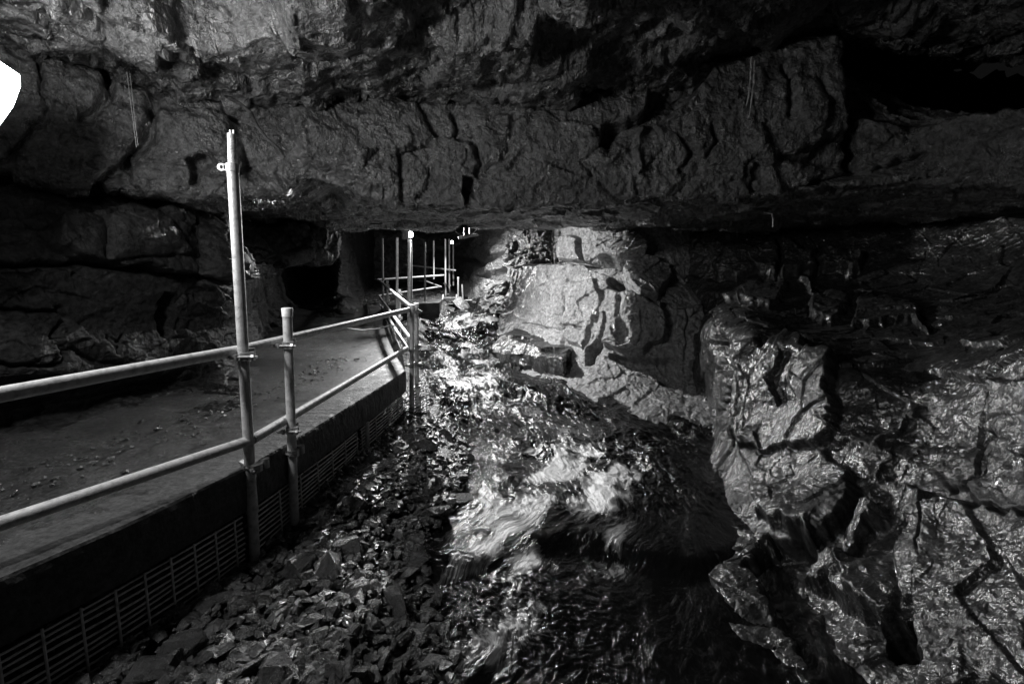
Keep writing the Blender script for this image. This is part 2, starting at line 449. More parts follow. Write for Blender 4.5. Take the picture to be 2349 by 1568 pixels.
# the rock face across the passage and the flat low roof behind its lip
lipY = [1.9, 2.3, 2.75, 3.0, 3.15, 3.45, 3.75, 3.95, 4.1, 4.1, 4.1, 4.1, 4.0, 3.8, 3.3, 2.7]
fx_ = [-900, -300, 0, 180, 300, 520, 720, 880, 1070, 1300, 1500, 1700, 1950, 2150, 2349, 2800]
top = [20, 40, 85, 140, 180, 228, 222, 218, 232, 228, 195, 130, 80, 200, 200, 150]
lip = [370, 385, 395, 428, 440, 452, 430, 478, 482, 470, 455, 450, 436, 440, 436, 420]
def face_col(px, t, l, Y):
    c = [U(px, t - 30, Y + 0.35), U(px, t + 6, Y + 0.02), U(px, t + (l - t) * 0.33, Y - 0.04), U(px, t + (l - t) * 0.66, Y - 0.02), U(px, l - 8, Y + 0.03), U(px, l + 6, Y + 0.2)]
    e = U(px, l, Y); z = 2.27
    for YY, zz in ((4.9, 2.27), (6.0, 2.27), (6.8, 2.31), (7.3, 2.62), (8.6, 2.75), (9.6, 3.0), (11, 3.3)):
        if YY < Y + 0.5: YY = Y + 0.5
        z0 = zz if YY > 4.4 else (e[2] + zz) / 2
        c.append(np.array([e[0] * YY / e[1] if px > 600 else e[0] * (1 + (YY / e[1] - 1) * 0.5), YY, z0 + 0.0]))
    return c
sheet('cave_rock_face', [face_col(*a) for a in zip(fx_, top, lip, lipY)], 900, 420, M['face'],
      dict(big=0.07, fac=0.07, fac2=0.022, fac2s=6, fine=0.02, ridge=0.0, bed=1.3, facs=1.5, beds=0.004), seed=5, toward=(0, 0, 1.4),
      feats=[('crack', [(85, 120), (100, 210), (118, 240), (112, 270), (50, 320), (30, 370), (0, 385)], 5, 0.07),
             ('crack', [(250, 150), (248, 215), (215, 250), (185, 270)], 10, 0.10),
             ('crack', [(350, 205), (345, 260), (338, 320), (310, 345), (290, 380)], 14, 0.16),
             ('block', [(480, 355), (430, 370), (440, 430), (455, 432), (462, 400), (500, 372)], 10, -0.15),
             ('block', [(300, 385), (290, 360), (245, 400), (205, 440), (300, 440)], 14, -0.12),
             ('crack', [(1045, 260), (1048, 315), (1085, 320), (1095, 350), (1105, 380), (1095, 400)], 6, 0.09),
             ('block', [(1066, 400), (1082, 400), (1084, 455), (1090, 475), (1072, 478), (1064, 440)], 5, -0.2),
             ('crack', [(1175, 270), (1170, 320), (1150, 375), (1110, 400)], 6, 0.06),
             ('block', [(520, 235), (660, 245), (690, 300), (690, 370), (800, 400), (880, 445), (895, 478), (760, 470), (700, 440), (580, 400), (560, 380), (540, 300)], 30, -0.13),
             ('block', [(1590, 215), (1640, 150), (1500, 190), (1480, 250), (1440, 280), (1390, 285), (1380, 330), (1400, 335), (1430, 290), (1530, 275)], 12, -0.2),
             ('crack', [(1800, 150), (1808, 230), (1812, 265)], 6, 0.08),
             ('crack', [(1955, 0), (1960, 200), (1968, 300), (1965, 380)], 14, 0.3),
             ('block', [(1975, 250), (2100, 290), (2160, 260), (2349, 235), (2500, 100), (2300, 0), (1970, 0)], 30, -0.3),
             ('block', [(1780, 365), (1870, 330), (1960, 290), (2060, 350), (1950, 390), (1860, 378)], 14, -0.12),
             ('block', [(1790, 445), (1960, 410), (2080, 390), (2130, 355), (1950, 395)], 12, -0.12),
             ('crack', [(1630, 290), (1640, 320), (1620, 360)], 5, 0.05), ('crack', [(1560, 310), (1590, 350), (1570, 400)], 5, 0.05),
             ('ridge', [(1740, 320), (1760, 380), (1780, 430)], 14, 0.06), ('ridge', [(1470, 290), (1470, 380)], 10, 0.05),
             ('ridge', [(1370, 350), (1390, 375), (1470, 300)], 10, 0.05)])

# left wall beside the path: bulging ledge rocks over an undercut bench
def lw(pts): return [U(*p) for p in pts]
left_net = [
    lw([(-1500, 430, 1.5), (-1500, 520, 1.45), (-1500, 640, 1.4), (-1500, 780, 1.4), (-1500, 900, 1.35), (-1500, 1050, 1.35), (-1500, 1150, 1.3), (-1450, 1450, 1.2), (-1300, 1550, 1.1)]),
    lw([(-500, 430, 2.0), (-500, 520, 1.9), (-500, 640, 1.85), (-500, 780, 1.85), (-500, 900, 1.8), (-500, 1020, 1.95), (-500, 1110, 1.85), (-480, 1290, 1.72), (-420, 1380, 1.6)]),
    lw([(-80, 425, 2.75), (-80, 500, 2.5), (-80, 620, 2.4), (-80, 760, 2.4), (-80, 870, 2.32), (-80, 960, 2.55), (-80, 1040, 2.4), (-60, 1140, 2.05), (-20, 1170, 1.95)]),
    lw([(100, 425, 3.0), (100, 500, 2.75), (100, 610, 2.65), (100, 740, 2.65), (100, 860, 2.6), (100, 930, 2.85), (100, 990, 2.7), (110, 1065, 2.3), (140, 1090, 2.2)]),
    lw([(280, 425, 3.6), (280, 505, 3.2), (280, 620, 3.1), (280, 740, 3.2), (280, 850, 3.15), (280, 895, 3.4), (280, 940, 3.2), (300, 1000, 2.75), (320, 1020, 2.65)]),
    lw([(430, 425, 4.4), (430, 510, 3.8), (430, 630, 3.65), (430, 740, 3.85), (430, 830, 3.8), (430, 870, 3.9), (430, 900, 3.7), (440, 955, 3.15), (460, 975, 3.05)]),
    lw([(540, 425, 5.2), (540, 515, 4.5), (540, 640, 4.2), (545, 740, 4.7), (550, 800, 4.6), (550, 840, 4.4), (548, 870, 4.1), (556, 912, 3.6), (572, 925, 3.5)]),
    lw([(615, 430, 10), (615, 520, 9.6), (615, 620, 9.6), (615, 690, 9.2), (612, 725, 8.4), (608, 752, 7.6), (604, 775, 7.0), (600, 795, 6.4), (610, 806, 6.2)]),
    lw([(695, 430, 14), (695, 520, 13.5), (695, 620, 13.5), (695, 665, 13), (695, 690, 12), (693, 705, 11.2), (690, 720, 10.4), (686, 740, 9.2), (696, 747, 9.0)]),
    lw([(780, 430, 13), (780, 520, 12), (780, 600, 12), (780, 650, 12), (780, 680, 11.5), (785, 700, 10.7), (790, 712, 10.2), (800, 725, 9.6), (815, 730, 9.5)]),
    lw([(860, 430, 17), (860, 520, 17), (860, 600, 17), (860, 650, 17), (860, 680, 16), (865, 690, 15), (870, 695, 14.6), (880, 700, 14), (890, 705, 13.8)]),
]
sheet('cave_wall_left', left_net, 640, 460, M['left'],
      dict(big=0.05, fac=0.06, fac2=0.02, fac2s=5, fine=0.012, bed=1.6, facs=1.5, beds=0.0), seed=21, toward=(0, 3, 1.5),
      feats=[('block', [(130, 500), (420, 490), (500, 540), (545, 590), (545, 635), (420, 630), (300, 610), (200, 600), (120, 560)], 10, 0.12),
             ('crack', [(0, 600), (200, 605), (300, 612), (420, 640), (540, 650)], 7, 0.10),
             ('crack', [(0, 710), (60, 715), (150, 712), (155, 730), (120, 770), (155, 810)], 5, 0.07),
             ('block', [(385, 670), (400, 680), (375, 780), (360, 770), (350, 720)], 8, -0.12),
             ('crack', [(0, 830), (80, 842), (150, 838), (158, 815)], 5, 0.06),
             ('crack', [(250, 770), (262, 800), (275, 770)], 4, 0.04)])

# far slab over the dark side passage
sheet('cave_wall_ledge', cols(
    [(520, 505, 5.2), (520, 515, 5.0), (520, 560, 4.9), (520, 600, 5.0), (520, 606, 5.3)],
    [(600, 505, 5.7), (600, 515, 5.4), (600, 560, 5.3), (600, 600, 5.4), (600, 606, 5.9)],
    [(700, 505, 6.1), (700, 515, 5.8), (700, 560, 5.7), (700, 601, 5.8), (700, 607, 6.4)],
    [(755, 505, 6.6), (755, 515, 6.2), (755, 560, 6.1), (755, 597, 6.2), (755, 603, 6.8)],
    [(780, 510, 7.6), (780, 520, 7.4), (780, 550, 7.3), (780, 575, 7.4), (780, 580, 7.8)]),
    240, 110, M['left'], dict(big=0.05, fac=0.06, fac2=0.03, fac2s=5, fine=0.01), seed=31, toward=(0, 0, 1.5))

# far chamber
sheet('cave_wall_far', cols(
    [(650, 420, 17), (650, 500, 17), (650, 560, 17), (650, 620, 17), (650, 680, 17), (650, 730, 16)],
    [(860, 420, 18), (860, 500, 18), (860, 560, 18), (860, 620, 18), (860, 680, 17.5), (860, 730, 16)],
    [(930, 420, 18.5), (930, 500, 18.5), (930, 560, 18), (930, 620, 18), (930, 680, 17.5), (930, 730, 16)],
    [(985, 420, 19), (985, 500, 19), (985, 560, 18.5), (985, 620, 18.5), (985, 680, 18), (985, 730, 16)],
    [(1035, 420, 18.5), (1035, 500, 18.5), (1035, 560, 18), (1035, 620, 18), (1035, 670, 17), (1035, 720, 15)],
    [(1080, 420, 17.5), (1080, 500, 17.5), (1080, 560, 17), (1080, 620, 16.6), (1080, 670, 15.4), (1080, 720, 13.5)],
    [(1130, 420, 15.2), (1130, 500, 15.2), (1130, 560, 14.8), (1130, 620, 14.4), (1130, 670, 12.9), (1130, 720, 12.2)],
    [(1190, 420, 12.5), (1190, 500, 12.5), (1190, 560, 12.2), (1190, 620, 12), (1190, 670, 11.8), (1190, 720, 11.2)],
    [(1280, 420, 11), (1280, 500, 11), (1280, 560, 11), (1280, 620, 11), (1280, 670, 11), (1280, 720, 10.6)]),
    420, 300, M['far'], dict(big=0.15, bigs=0.5, fac=0.12, facs=0.9, fac2=0.05, fac2s=2.6, fine=0.02, bed=2.0, beds=0.02), seed=41, toward=(-1, 5, 1.5),
    feats=[('block', [(985, 575), (1020, 575), (1035, 600), (1040, 640), (1025, 655), (995, 645), (983, 610)], 6, -1.0),
           ('block', [(985, 560), (1020, 560), (1022, 575), (985, 572)], 4, 0.3),
           ('block', [(1095, 630), (1160, 615), (1160, 640), (1120, 645)], 5, -0.25),
           ('crack', [(1050, 595), (1100, 600), (1165, 575)], 5, 0.2)])
# roof of the far chamber
sheet('cave_roof_far', [[(x, 8.0, 2.75), (x, 9.5, 3.1), (x, 12, 3.3), (x, 15, 3.4), (x, 20, 3.4)] for x in (-9, -6, -4, -2, 0, 2, 4)],
      160, 160, M['face'], dict(big=0.25, bigs=0.5, fac=0.2, facs=0.9, fac2=0.08, fac2s=2.5, fine=0.03), seed=45, toward=(-1, 12, 1.5))

# lit buttress on the right bank
butt = cols(
    [(1230, 470, 13.0), (1230, 560, 13.0), (1225, 620, 13.0), (1220, 680, 12.8), (1210, 730, 12.2), (1200, 760, 11.8), (1200, 790, 11.2), (1200, 815, 11)],
    [(1172, 470, 10.9), (1168, 560, 10.8), (1162, 620, 10.7), (1156, 680, 10.6), (1150, 725, 10.5), (1144, 752, 10.3), (1142, 775, 9.6), (1140, 800, 9.2)],
    [(1200, 470, 9.7), (1195, 560, 9.6), (1190, 620, 9.5), (1185, 680, 9.3), (1180, 735, 9.2), (1175, 775, 8.8), (1165, 810, 8.0), (1160, 835, 7.6)],
    [(1270, 470, 8.3), (1265, 560, 8.2), (1260, 620, 8.1), (1255, 690, 7.9), (1250, 760, 7.7), (1250, 810, 7.3), (1240, 855, 6.9), (1235, 900, 6.4)],
    [(1350, 470, 7.4), (1345, 560, 7.3), (1340, 620, 7.2), (1340, 700, 7.0), (1340, 780, 6.8), (1340, 840, 6.5), (1310, 890, 6.2), (1300, 930, 5.8)],
    [(1440, 470, 7.0), (1440, 560, 6.9), (1440, 620, 6.7), (1440, 700, 6.3), (1440, 790, 6.2), (1440, 860, 6.0), (1410, 905, 5.8), (1390, 970, 5.3)],
    [(1540, 470, 7.0), (1540, 560, 6.9), (1540, 630, 6.7), (1540, 700, 6.2), (1540, 790, 6.1), (1540, 870, 5.8), (1520, 920, 5.4), (1480, 1010, 4.9)],
    [(1640, 470, 7.2), (1640, 560, 7.1), (1640, 640, 6.9), (1640, 710, 6.3), (1640, 800, 6.0), (1640, 880, 5.6), (1640, 950, 5.1), (1600, 1040, 4.6)],
    [(1740, 470, 7.4), (1740, 560, 7.3), (1740, 640, 7.1), (1740, 720, 6.5), (1740, 810, 6.2), (1740, 900, 5.6), (1740, 980, 5.1), (1720, 1060, 4.6)])
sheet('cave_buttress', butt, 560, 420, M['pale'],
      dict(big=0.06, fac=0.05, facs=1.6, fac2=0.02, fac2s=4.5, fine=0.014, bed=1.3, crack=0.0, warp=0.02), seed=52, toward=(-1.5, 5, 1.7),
      feats=[('block', [(1150, 500), (1282, 500), (1282, 598), (1150, 600)], 6, -1.0),
             ('block', [(1286, 545), (1334, 545), (1336, 602), (1286, 600)], 5, 0.10),
             ('block', [(1340, 555), (1374, 555), (1376, 602), (1340, 604)], 5, 0.02),
             ('block', [(1380, 545), (1462, 548), (1476, 575), (1470, 606), (1382, 598)], 5, 0.26),
             ('crack', [(1165, 602), (1280, 602), (1380, 606), (1470, 612)], 4, 0.18),
             ('block', [(1155, 600), (1200, 600), (1195, 640), (1180, 700), (1150, 720)], 8, -0.12),
             ('crack', [(1298, 640), (1288, 700), (1284, 780)], 3.5, 0.06),
             ('crack', [(1195, 660), (1190, 720)], 4, 0.06),
             ('block', [(1300, 645), (1372, 640), (1378, 700), (1366, 740), (1340, 800), (1290, 770), (1296, 700)], 7, 0.07),
             ('crack', [(1210, 750), (1290, 752), (1345, 756)], 3, 0.05),
             ('block', [(1394, 645), (1405, 637), (1425, 638), (1432, 655), (1424, 672), (1404, 676), (1392, 664)], 5, -0.45),
             ('block', [(1438, 605), (1480, 600), (1530, 610), (1540, 640), (1500, 690), (1470, 690), (1445, 660), (1432, 630)], 8, 0.16),
             ('block', [(1384, 706), (1372, 738), (1376, 770), (1352, 800), (1345, 838), (1368, 836), (1380, 800), (1388, 770), (1384, 740), (1396, 700)], 5, -0.45),
             ('block', [(1384, 745), (1392, 700), (1406, 668), (1440, 684), (1470, 696), (1505, 700), (1518, 735), (1510, 780), (1480, 812), (1440, 806), (1400, 795), (1386, 780)], 14, 0.20),
             ('crack', [(1436, 700), (1432, 750), (1440, 790)], 5, 0.08), ('crack', [(1408, 720), (1406, 790)], 3.5, 0.05), ('crack', [(1470, 720), (1466, 800)], 3.5, 0.05),
             ('block', [(1400, 812), (1500, 822), (1610, 830), (1614, 905), (1540, 890), (1470, 850), (1400, 826)], 8, -0.22),
             ('block', [(1538, 708), (1606, 712), (1614, 800), (1610, 842), (1560, 838), (1535, 780)], 8, 0.10),
             ('crack', [(1570, 715), (1572, 830)], 3.5, 0.05),
             ('block', [(1614, 700), (1660, 700), (1660, 900), (1625, 900)], 10, -0.3)])
# broken slab leaning on the foot of the buttress
def rock_from(name, front, Yf, back, m, label, cat, seed, cuts=4, amp=0.03):
    import bmesh
    bm = bmesh.new()
    pts = [U(px, py, Y) for (px, py), Y in zip(front, Yf)]; c = np.mean(pts, axis=0)
    pts += [p + np.array(back) + (c - p) * 0.25 for p in pts]
    pts.append(c + np.array([0, -0.06, 0.03]))
    for p in pts: bm.verts.new(p - c)
    bmesh.ops.convex_hull(bm, input=bm.verts)
    bmesh.ops.delete(bm, geom=[v for v in bm.verts if not v.link_faces], context='VERTS')
    bmesh.ops.bevel(bm, geom=list(bm.edges), offset=0.015, segments=1, affect='EDGES')
    bmesh.ops.triangulate(bm, faces=list(bm.faces))
    for _ in range(cuts): bmesh.ops.subdivide_edges(bm, edges=[e for e in bm.edges if e.calc_length() > 0.03], cuts=1)
    bmesh.ops.triangulate(bm, faces=list(bm.faces))
    P = np.array([v.co[:] for v in bm.verts]); bm.normal_update(); N = np.array([v.normal[:] for v in bm.verts])
    h = amp * (0.8 * fbm(P * 3, 4, seed) + 0.8 * facets(P * np.array([3, 3, 9.0]), seed)[0]) + amp * 0.3 * ridged(P * 9, 3, seed)
    for v, p, n_, d in zip(bm.verts, P, N, h): v.co = p + n_ * d
    me = bpy.data.meshes.new(name); bm.to_mesh(me); bm.free()
    me.polygons.foreach_set('use_smooth', np.ones(len(me.polygons), bool)); me.set_sharp_from_angle(angle=math.radians(35))
    return tag(link(name, me, m, None, tuple(c)), label, cat)
rock_from('boulder', [(1126, 806), (1146, 766), (1198, 782), (1238, 802), (1292, 822), (1298, 872), (1240, 884), (1182, 860)], [7.7, 8.05, 7.5, 6.95, 6.4, 6.45, 6.9, 7.35], (0.35, 0.6, 0.1), M['right'],
          'broken dark slab of bedded rock at the foot of the pale buttress', 'boulder', 81, 5, 0.075)
rock_from('boulder', [(1036, 690), (1046, 682), (1058, 680), (1068, 692), (1076, 706), (1070, 714), (1050, 706)], [13.4, 13.6, 13.6, 13.4, 13.2, 13.0, 13.0], (0.1, 0.4, -0.1), M['pale'],
          'grey rock standing in the stream beside the far steps', 'boulder', 84, 2)

# right wall: dark recess, sloping ledge and the big wet rock mass down to the water
right_net = cols(
    [(1560, 500, 7.2), (1560, 565, 7.0), (1560, 640, 6.9), (1570, 690, 6.7), (1580, 770, 6.4), (1590, 840, 6.2), (1600, 900, 6.0), (1600, 950, 5.8), (1590, 985, 5.6), (1560, 1030, 5.4)],
    [(1650, 500, 6.8), (1650, 565, 6.6), (1650, 640, 6.4), (1655, 690, 5.9), (1665, 772, 4.7), (1665, 850, 4.5), (1668, 920, 4.3), (1672, 990, 4.05), (1655, 1050, 3.85), (1600, 1110, 3.7)],
    [(1720, 500, 6.7), (1720, 565, 6.5), (1720, 640, 6.2), (1722, 700, 5.4), (1725, 772, 3.95), (1715, 880, 3.8), (1705, 980, 3.65), (1680, 1065, 3.5), (1640, 1140, 3.35), (1580, 1190, 3.2)],
    [(1820, 500, 6.6), (1820, 565, 6.3), (1820, 640, 6.0), (1820, 715, 5.0), (1820, 795, 3.65), (1800, 930, 3.4), (1770, 1050, 3.2), (1710, 1160, 3.0), (1640, 1240, 2.85), (1560, 1290, 2.75)],
    [(1950, 500, 6.2), (1950, 565, 6.0), (1950, 640, 5.7), (1950, 740, 4.4), (1950, 845, 3.1), (1930, 990, 2.85), (1870, 1130, 2.7), (1760, 1260, 2.5), (1645, 1350, 2.4), (1560, 1410, 2.3)],
    [(2100, 500, 5.8), (2100, 565, 5.6), (2100, 645, 5.2), (2110, 745, 3.9), (2110, 850, 2.75), (2100, 1020, 2.5), (2030, 1190, 2.3), (1860, 1350, 2.15), (1655, 1470, 2.03), (1560, 1540, 1.95)],
    [(2250, 500, 5.2), (2250, 565, 5.0), (2250, 650, 4.6), (2250, 740, 3.4), (2250, 830, 2.35), (2270, 1030, 2.1), (2200, 1240, 1.95), (2000, 1440, 1.8), (1690, 1620, 1.72), (1600, 1700, 1.66)],
    [(2400, 500, 4.6), (2400, 565, 4.4), (2400, 650, 4.0), (2400, 730, 2.9), (2400, 790, 2.05), (2450, 1040, 1.75), (2400, 1300, 1.6), (2200, 1560, 1.5), (1780, 1800, 1.45), (1650, 1900, 1.4)],
    [(2900, 480, 3.4), (2900, 565, 3.3), (2900, 650, 3.0), (2900, 730, 2.2), (2900, 760, 1.5), (3000, 1050, 1.25), (2950, 1400, 1.1), (2700, 1800, 1.05), (1950, 2200, 1.05), (1750, 2400, 1.0)])
sheet('cave_wall_right', right_net, 760, 760, M['right'],
      dict(big=0.07, bigs=1.3, fac=0.04, facs=1.7, fac2=0.010, fac2s=5, fine=0.008, bed=0.6, crack=0.0, warp=0.12), seed=63, toward=(0, 2, 1.6),
      feats=[('plane', [(1677, 799), (1774, 784), (1844, 784), (1864, 814), (1930, 839), (1925, 994), (1875, 1024), (1800, 1029), (1700, 1034), (1675, 934)], 15, 0.088, 0.03, -0.02),
             ('plane', [(1785, 814), (1850, 834), (1845, 934), (1790, 939)], 17, -0.056, 0.03, 0.0),
             ('ridge', [(1712, 800), (1716, 900), (1712, 1030)], 12, 0.03),
             ('plane', [(1930, 839), (2165, 839), (2265, 874), (2275, 1004), (2215, 1129), (2125, 1084), (2045, 1044), (1915, 1019)], 15, -0.016, -0.03, 0.02),
             ('plane', [(1710, 1044), (1885, 1029), (1955, 1094), (1995, 1164), (1875, 1259), (1800, 1214), (1745, 1184), (1715, 1094)], 17, 0.080, 0.02, 0.05),
             ('plane', [(1914, 1264), (2034, 1174), (2045, 1219), (1974, 1274), (1900, 1339), (1850, 1304)], 15, 0.072, 0.04, -0.03),
             ('plane', [(1925, 1294), (2075, 1284), (2070, 1359), (2045, 1434), (1995, 1414), (1955, 1364)], 15, 0.048, -0.03, 0.04),
             ('plane', [(2115, 1134), (2165, 1154), (2140, 1234), (2110, 1399), (2075, 1384), (2075, 1284), (2100, 1184)], 14, 0.056, 0.05, 0.0),
             ('plane', [(2170, 1164), (2520, 1209), (2520, 1800), (2150, 1800), (2120, 1544), (2110, 1434), (2125, 1334), (2150, 1214)], 15, 0.104, 0.0, 0.01),
             ('plane', [(2025, 1429), (2105, 1429), (2105, 1474), (2035, 1464)], 15, -0.280, 0, 0),
             ('plane', [(1634, 1209), (1764, 1234), (1724, 1314), (1730, 1334), (1824, 1449), (1904, 1700), (1690, 1700), (1634, 1334)], 17, 0.040, -0.04, 0.0),
             ('plane', [(1769, 1229), (1874, 1264), (1844, 1324), (1954, 1384), (2104, 1484), (2140, 1750), (1925, 1750), (1894, 1600), (1764, 1384), (1724, 1314)], 17, -0.080, 0.0, 0.02),
             ('plane', [(2215, 1129), (2349, 1064), (2440, 1199), (2265, 1164)], 15, 0.040, 0.0, 0.04),
             ('plane', [(2275, 860), (2440, 880), (2440, 1060), (2349, 1060), (2280, 1000)], 15, 0.040, -0.02, 0.0),
             ('crack', [(2275, 1004), (2250, 1080), (2215, 1130)], 7, 0.05),
             ('crack', [(1655, 780), (1672, 860), (1668, 960)], 12, 0.2),
             ('ridge', [(2090, 940), (2030, 1020)], 9, 0.03), ('ridge', [(2055, 1050), (2020, 1110)], 8, 0.03),
             ('plane', [(1640, 562), (1720, 570), (1780, 565), (1980, 578), (1975, 636), (1800, 640), (1650, 632)], 15, 0.144, 0.02, 0.0),
             ('crack', [(1780, 565), (1785, 640)], 7, 0.12), ('crack', [(1870, 570), (1880, 640)], 7, 0.12),
             ('plane', [(1850, 660), (1940, 680), (1930, 735), (1860, 720)], 15, 0.080, 0, 0),
             ('plane', [(1950, 670), (2090, 690), (2120, 750), (1960, 750)], 15, 0.064, 0, 0.05),
             ('plane', [(1500, 650), (1640, 645), (1800, 650), (1790, 690), (1600, 690)], 15, 0.064, 0, 0.03)])

# ------------------------------------------------------------------ river bed / bank
EL_Y = [0.0, 1.2, 1.8, 2.2, 2.6, 3.1, 3.7, 4.5, 5.2, 6.3, 8.0, 10.4, 12.5, 20]
EL_X = [-0.1, -0.18, -0.26, -0.42, -0.50, -0.42, -0.38, -0.5, -0.8, -1.2, -1.5, -1.7, -1.6, -1.6]
def bank(x, y, rough=True):
    e = np.interp(y, EL_Y, EL_X)
    s = e - x
    z = rise(y) + np.where(s > 0, 0.16 * smooth(s / 0.5) + 0.04 * np.clip(s, 0, 3), 1.7 * s) - 0.05 * (1 - smooth((y - 2.4) / 0.4))
    z = np.maximum(z, rise(y) - 0.35)
    return z
bx = np.linspace(-5.5, 3.2, 360); by = np.linspace(-0.5, 21, 620)
BX, BY = np.meshgrid(bx, by, indexing='ij')
pp = np.stack([BX.ravel(), BY.ravel(), BX.ravel() * 0], 1)
bz = bank(pp[:, 0], pp[:, 1]) + 0.05 * fbm(pp * 2.5, 4, 5) + 0.05 * facets(pp * 7, 8)[0]
V = pp.copy(); V[:, 2] = bz
idx = np.arange(V.shape[0]).reshape(BX.shape)
Q4 = np.stack([idx[:-1, :-1], idx[1:, :-1], idx[1:, 1:], idx[:-1, 1:]], -1).reshape(-1, 4)
tag(link('ground', mesh_from('ground', V, Q4), M['bed']), None, None, kind='structure')

# ------------------------------------------------------------------ water
wx = np.linspace(-2.4, 2.6, 700)
wy = np.concatenate([np.linspace(0.9, 7.0, 1000)[:-1], np.linspace(7.0, 17, 420)])
WX, WY = np.meshgrid(wx, wy, indexing='ij')
x = WX.ravel(); y = WY.ravel()
ctr = np.interp(y, [0, 1.5, 2.2, 3.0, 4.0, 5, 6, 7, 8.5, 10, 13, 18], [-0.1, 0.1, 0.35, 0.55, 0.55, 0.45, 0.2, -0.1, -0.6, -1.0, -1.0, -2.0])
ux = x - ctr
b3_ = np.stack([ux, y, ux * 0], 1)
w1 = fbm(b3_ * np.array([1.5, 0.9, 1]), 3, 101); w2 = fbm(b3_ * np.array([1.5, 0.9, 1]), 3, 102)
ppx, ppy = proj(np.stack([x, y, rise(y)], 1))
def spot(cx, cy, rx, ry, ang=0):
    a = math.radians(ang); dx = ppx - cx; dy = ppy - cy
    u_ = (dx * math.cos(a) + dy * math.sin(a)) / rx; v_ = (-dx * math.sin(a) + dy * math.cos(a)) / ry
    return np.exp(-(u_ * u_ + v_ * v_))
# eddies turn the flow coordinates
w3 = fbm(b3_ * np.array([5, 3.5, 1]), 4, 103); w4 = fbm(b3_ * np.array([5, 3.5, 1]), 4, 104)
qx = ux + 0.16 * w1 + 0.07 * w3; qy = y + 0.25 * w2 + 0.10 * w4
for (ex_, ey_, rr_, an) in ((0.35, 2.75, 0.45, 0.7), (-0.10, 2.0, 0.35, -0.6)):
    dx = x - ex_; dy = y - ey_; k = an * np.exp(-(dx * dx + dy * dy) / rr_ ** 2)
    cx_ = np.cos(k); sx_ = np.sin(k);
    qx, qy = qx + (dx * cx_ - dy * sx_ - dx), qy + (dx * sx_ + dy * cx_ - dy)
st = np.stack([qx * 3.0, qy * 1.2, ux * 0], 1)
st2 = np.stack([qx * 7, qy * 3.4, ux * 0 + 4], 1)
turb = 0.55 + 1.0 * spot(1290, 1130, 240, 130) + 0.8 * spot(1100, 800, 160, 110) + 0.3 * spot(1100, 1450, 220, 160) + 1.5 * smooth((y - 3.6) / 1.5)
st3 = np.stack([qx * 21, qy * 8.5, ux * 0 + 9], 1)
turb = turb * (0.35 + 1.1 * smooth(perlin(b3_ * np.array([1.8, 1.3, 1.0]) + 3.3, 160) * 2 + 0.5))
z = rise(y) + turb * (0.05 * fbm(st, 4, 110) + 0.024 * ridged(st2, 3, 120) + 0.011 * fbm(st3, 3, 130))
z = z + 0.03 * spot(1300, 1150, 200, 80)
patch = smooth(fbm(b3_ * np.array([3.2, 2.4, 1.0]) + 9.1, 4, 170) * 1.6 + 0.55)
foam = (0.50 * spot(1300, 1110, 190, 75, 8) + 0.36 * spot(1190, 1180, 130, 90) + 0.50 * spot(1400, 1190, 55, 100, -12) + 0.5 * spot(1330, 1060, 170, 35, 12)
        + 0.35 * spot(1130, 1250, 120, 50) + 1.1 * spot(1090, 735, 60, 14) + 0.34 * spot(1070, 810, 130, 90) + 0.28 * spot(1060, 910, 110, 70)
        + 0.45 * spot(1250, 1270, 180, 18, 6) + 0.35 * spot(1260, 960, 200, 50, 25) + 0.55 * spot(1110, 1400, 160, 140)) * (0.35 + 0.95 * patch) + 0.04
drop = smooth((y - (2.42 + 0.12 * np.sin(x * 5) + 0.08 * w1)) / 0.22)
z = z - 0.055 * (1 - drop)
rip = (1 - smooth((y - 2.3) / 0.6)) * smooth((0.75 - x) / 0.5)
st4 = np.stack([(x - 0.45 * y) * 5 + w3 * 2.5, (y + 0.45 * x) * 15 + w4 * 2.5 + 3 * w1, ux * 0 + 2], 1)
z = z + rip * 0.014 * ridged(st4, 3, 181)
V = np.stack([x, y, z], 1)
idx = np.arange(len(x)).reshape(WX.shape)
Q4 = np.stack([idx[:-1, :-1], idx[1:, :-1], idx[1:, 1:], idx[:-1, 1:]], -1).reshape(-1, 4)
me = mesh_from('water', V, Q4)
a = me.attributes.new('foam', 'FLOAT', 'POINT'); a.data.foreach_set('value', np.clip(foam, 0, 1.2).astype(np.float32))
a = me.attributes.new('flow', 'FLOAT_VECTOR', 'POINT'); a.data.foreach_set('vector', np.stack([qx, qy, qx * 0], 1).astype(np.float32).ravel())
tag(link('water', me, M['water']), None, None, kind='structure')
for o in list(COL.objects):
    if o.name.startswith('cave_'): o['kind'] = 'structure'

# ================================================================== WALKWAY
DECK = CAMZ - 0.90                      # top of the concrete path at the near railing
def deck_z(Y): return DECK + 0.3 * smooth((np.asarray(Y, float) - 5.5) / 7.0)
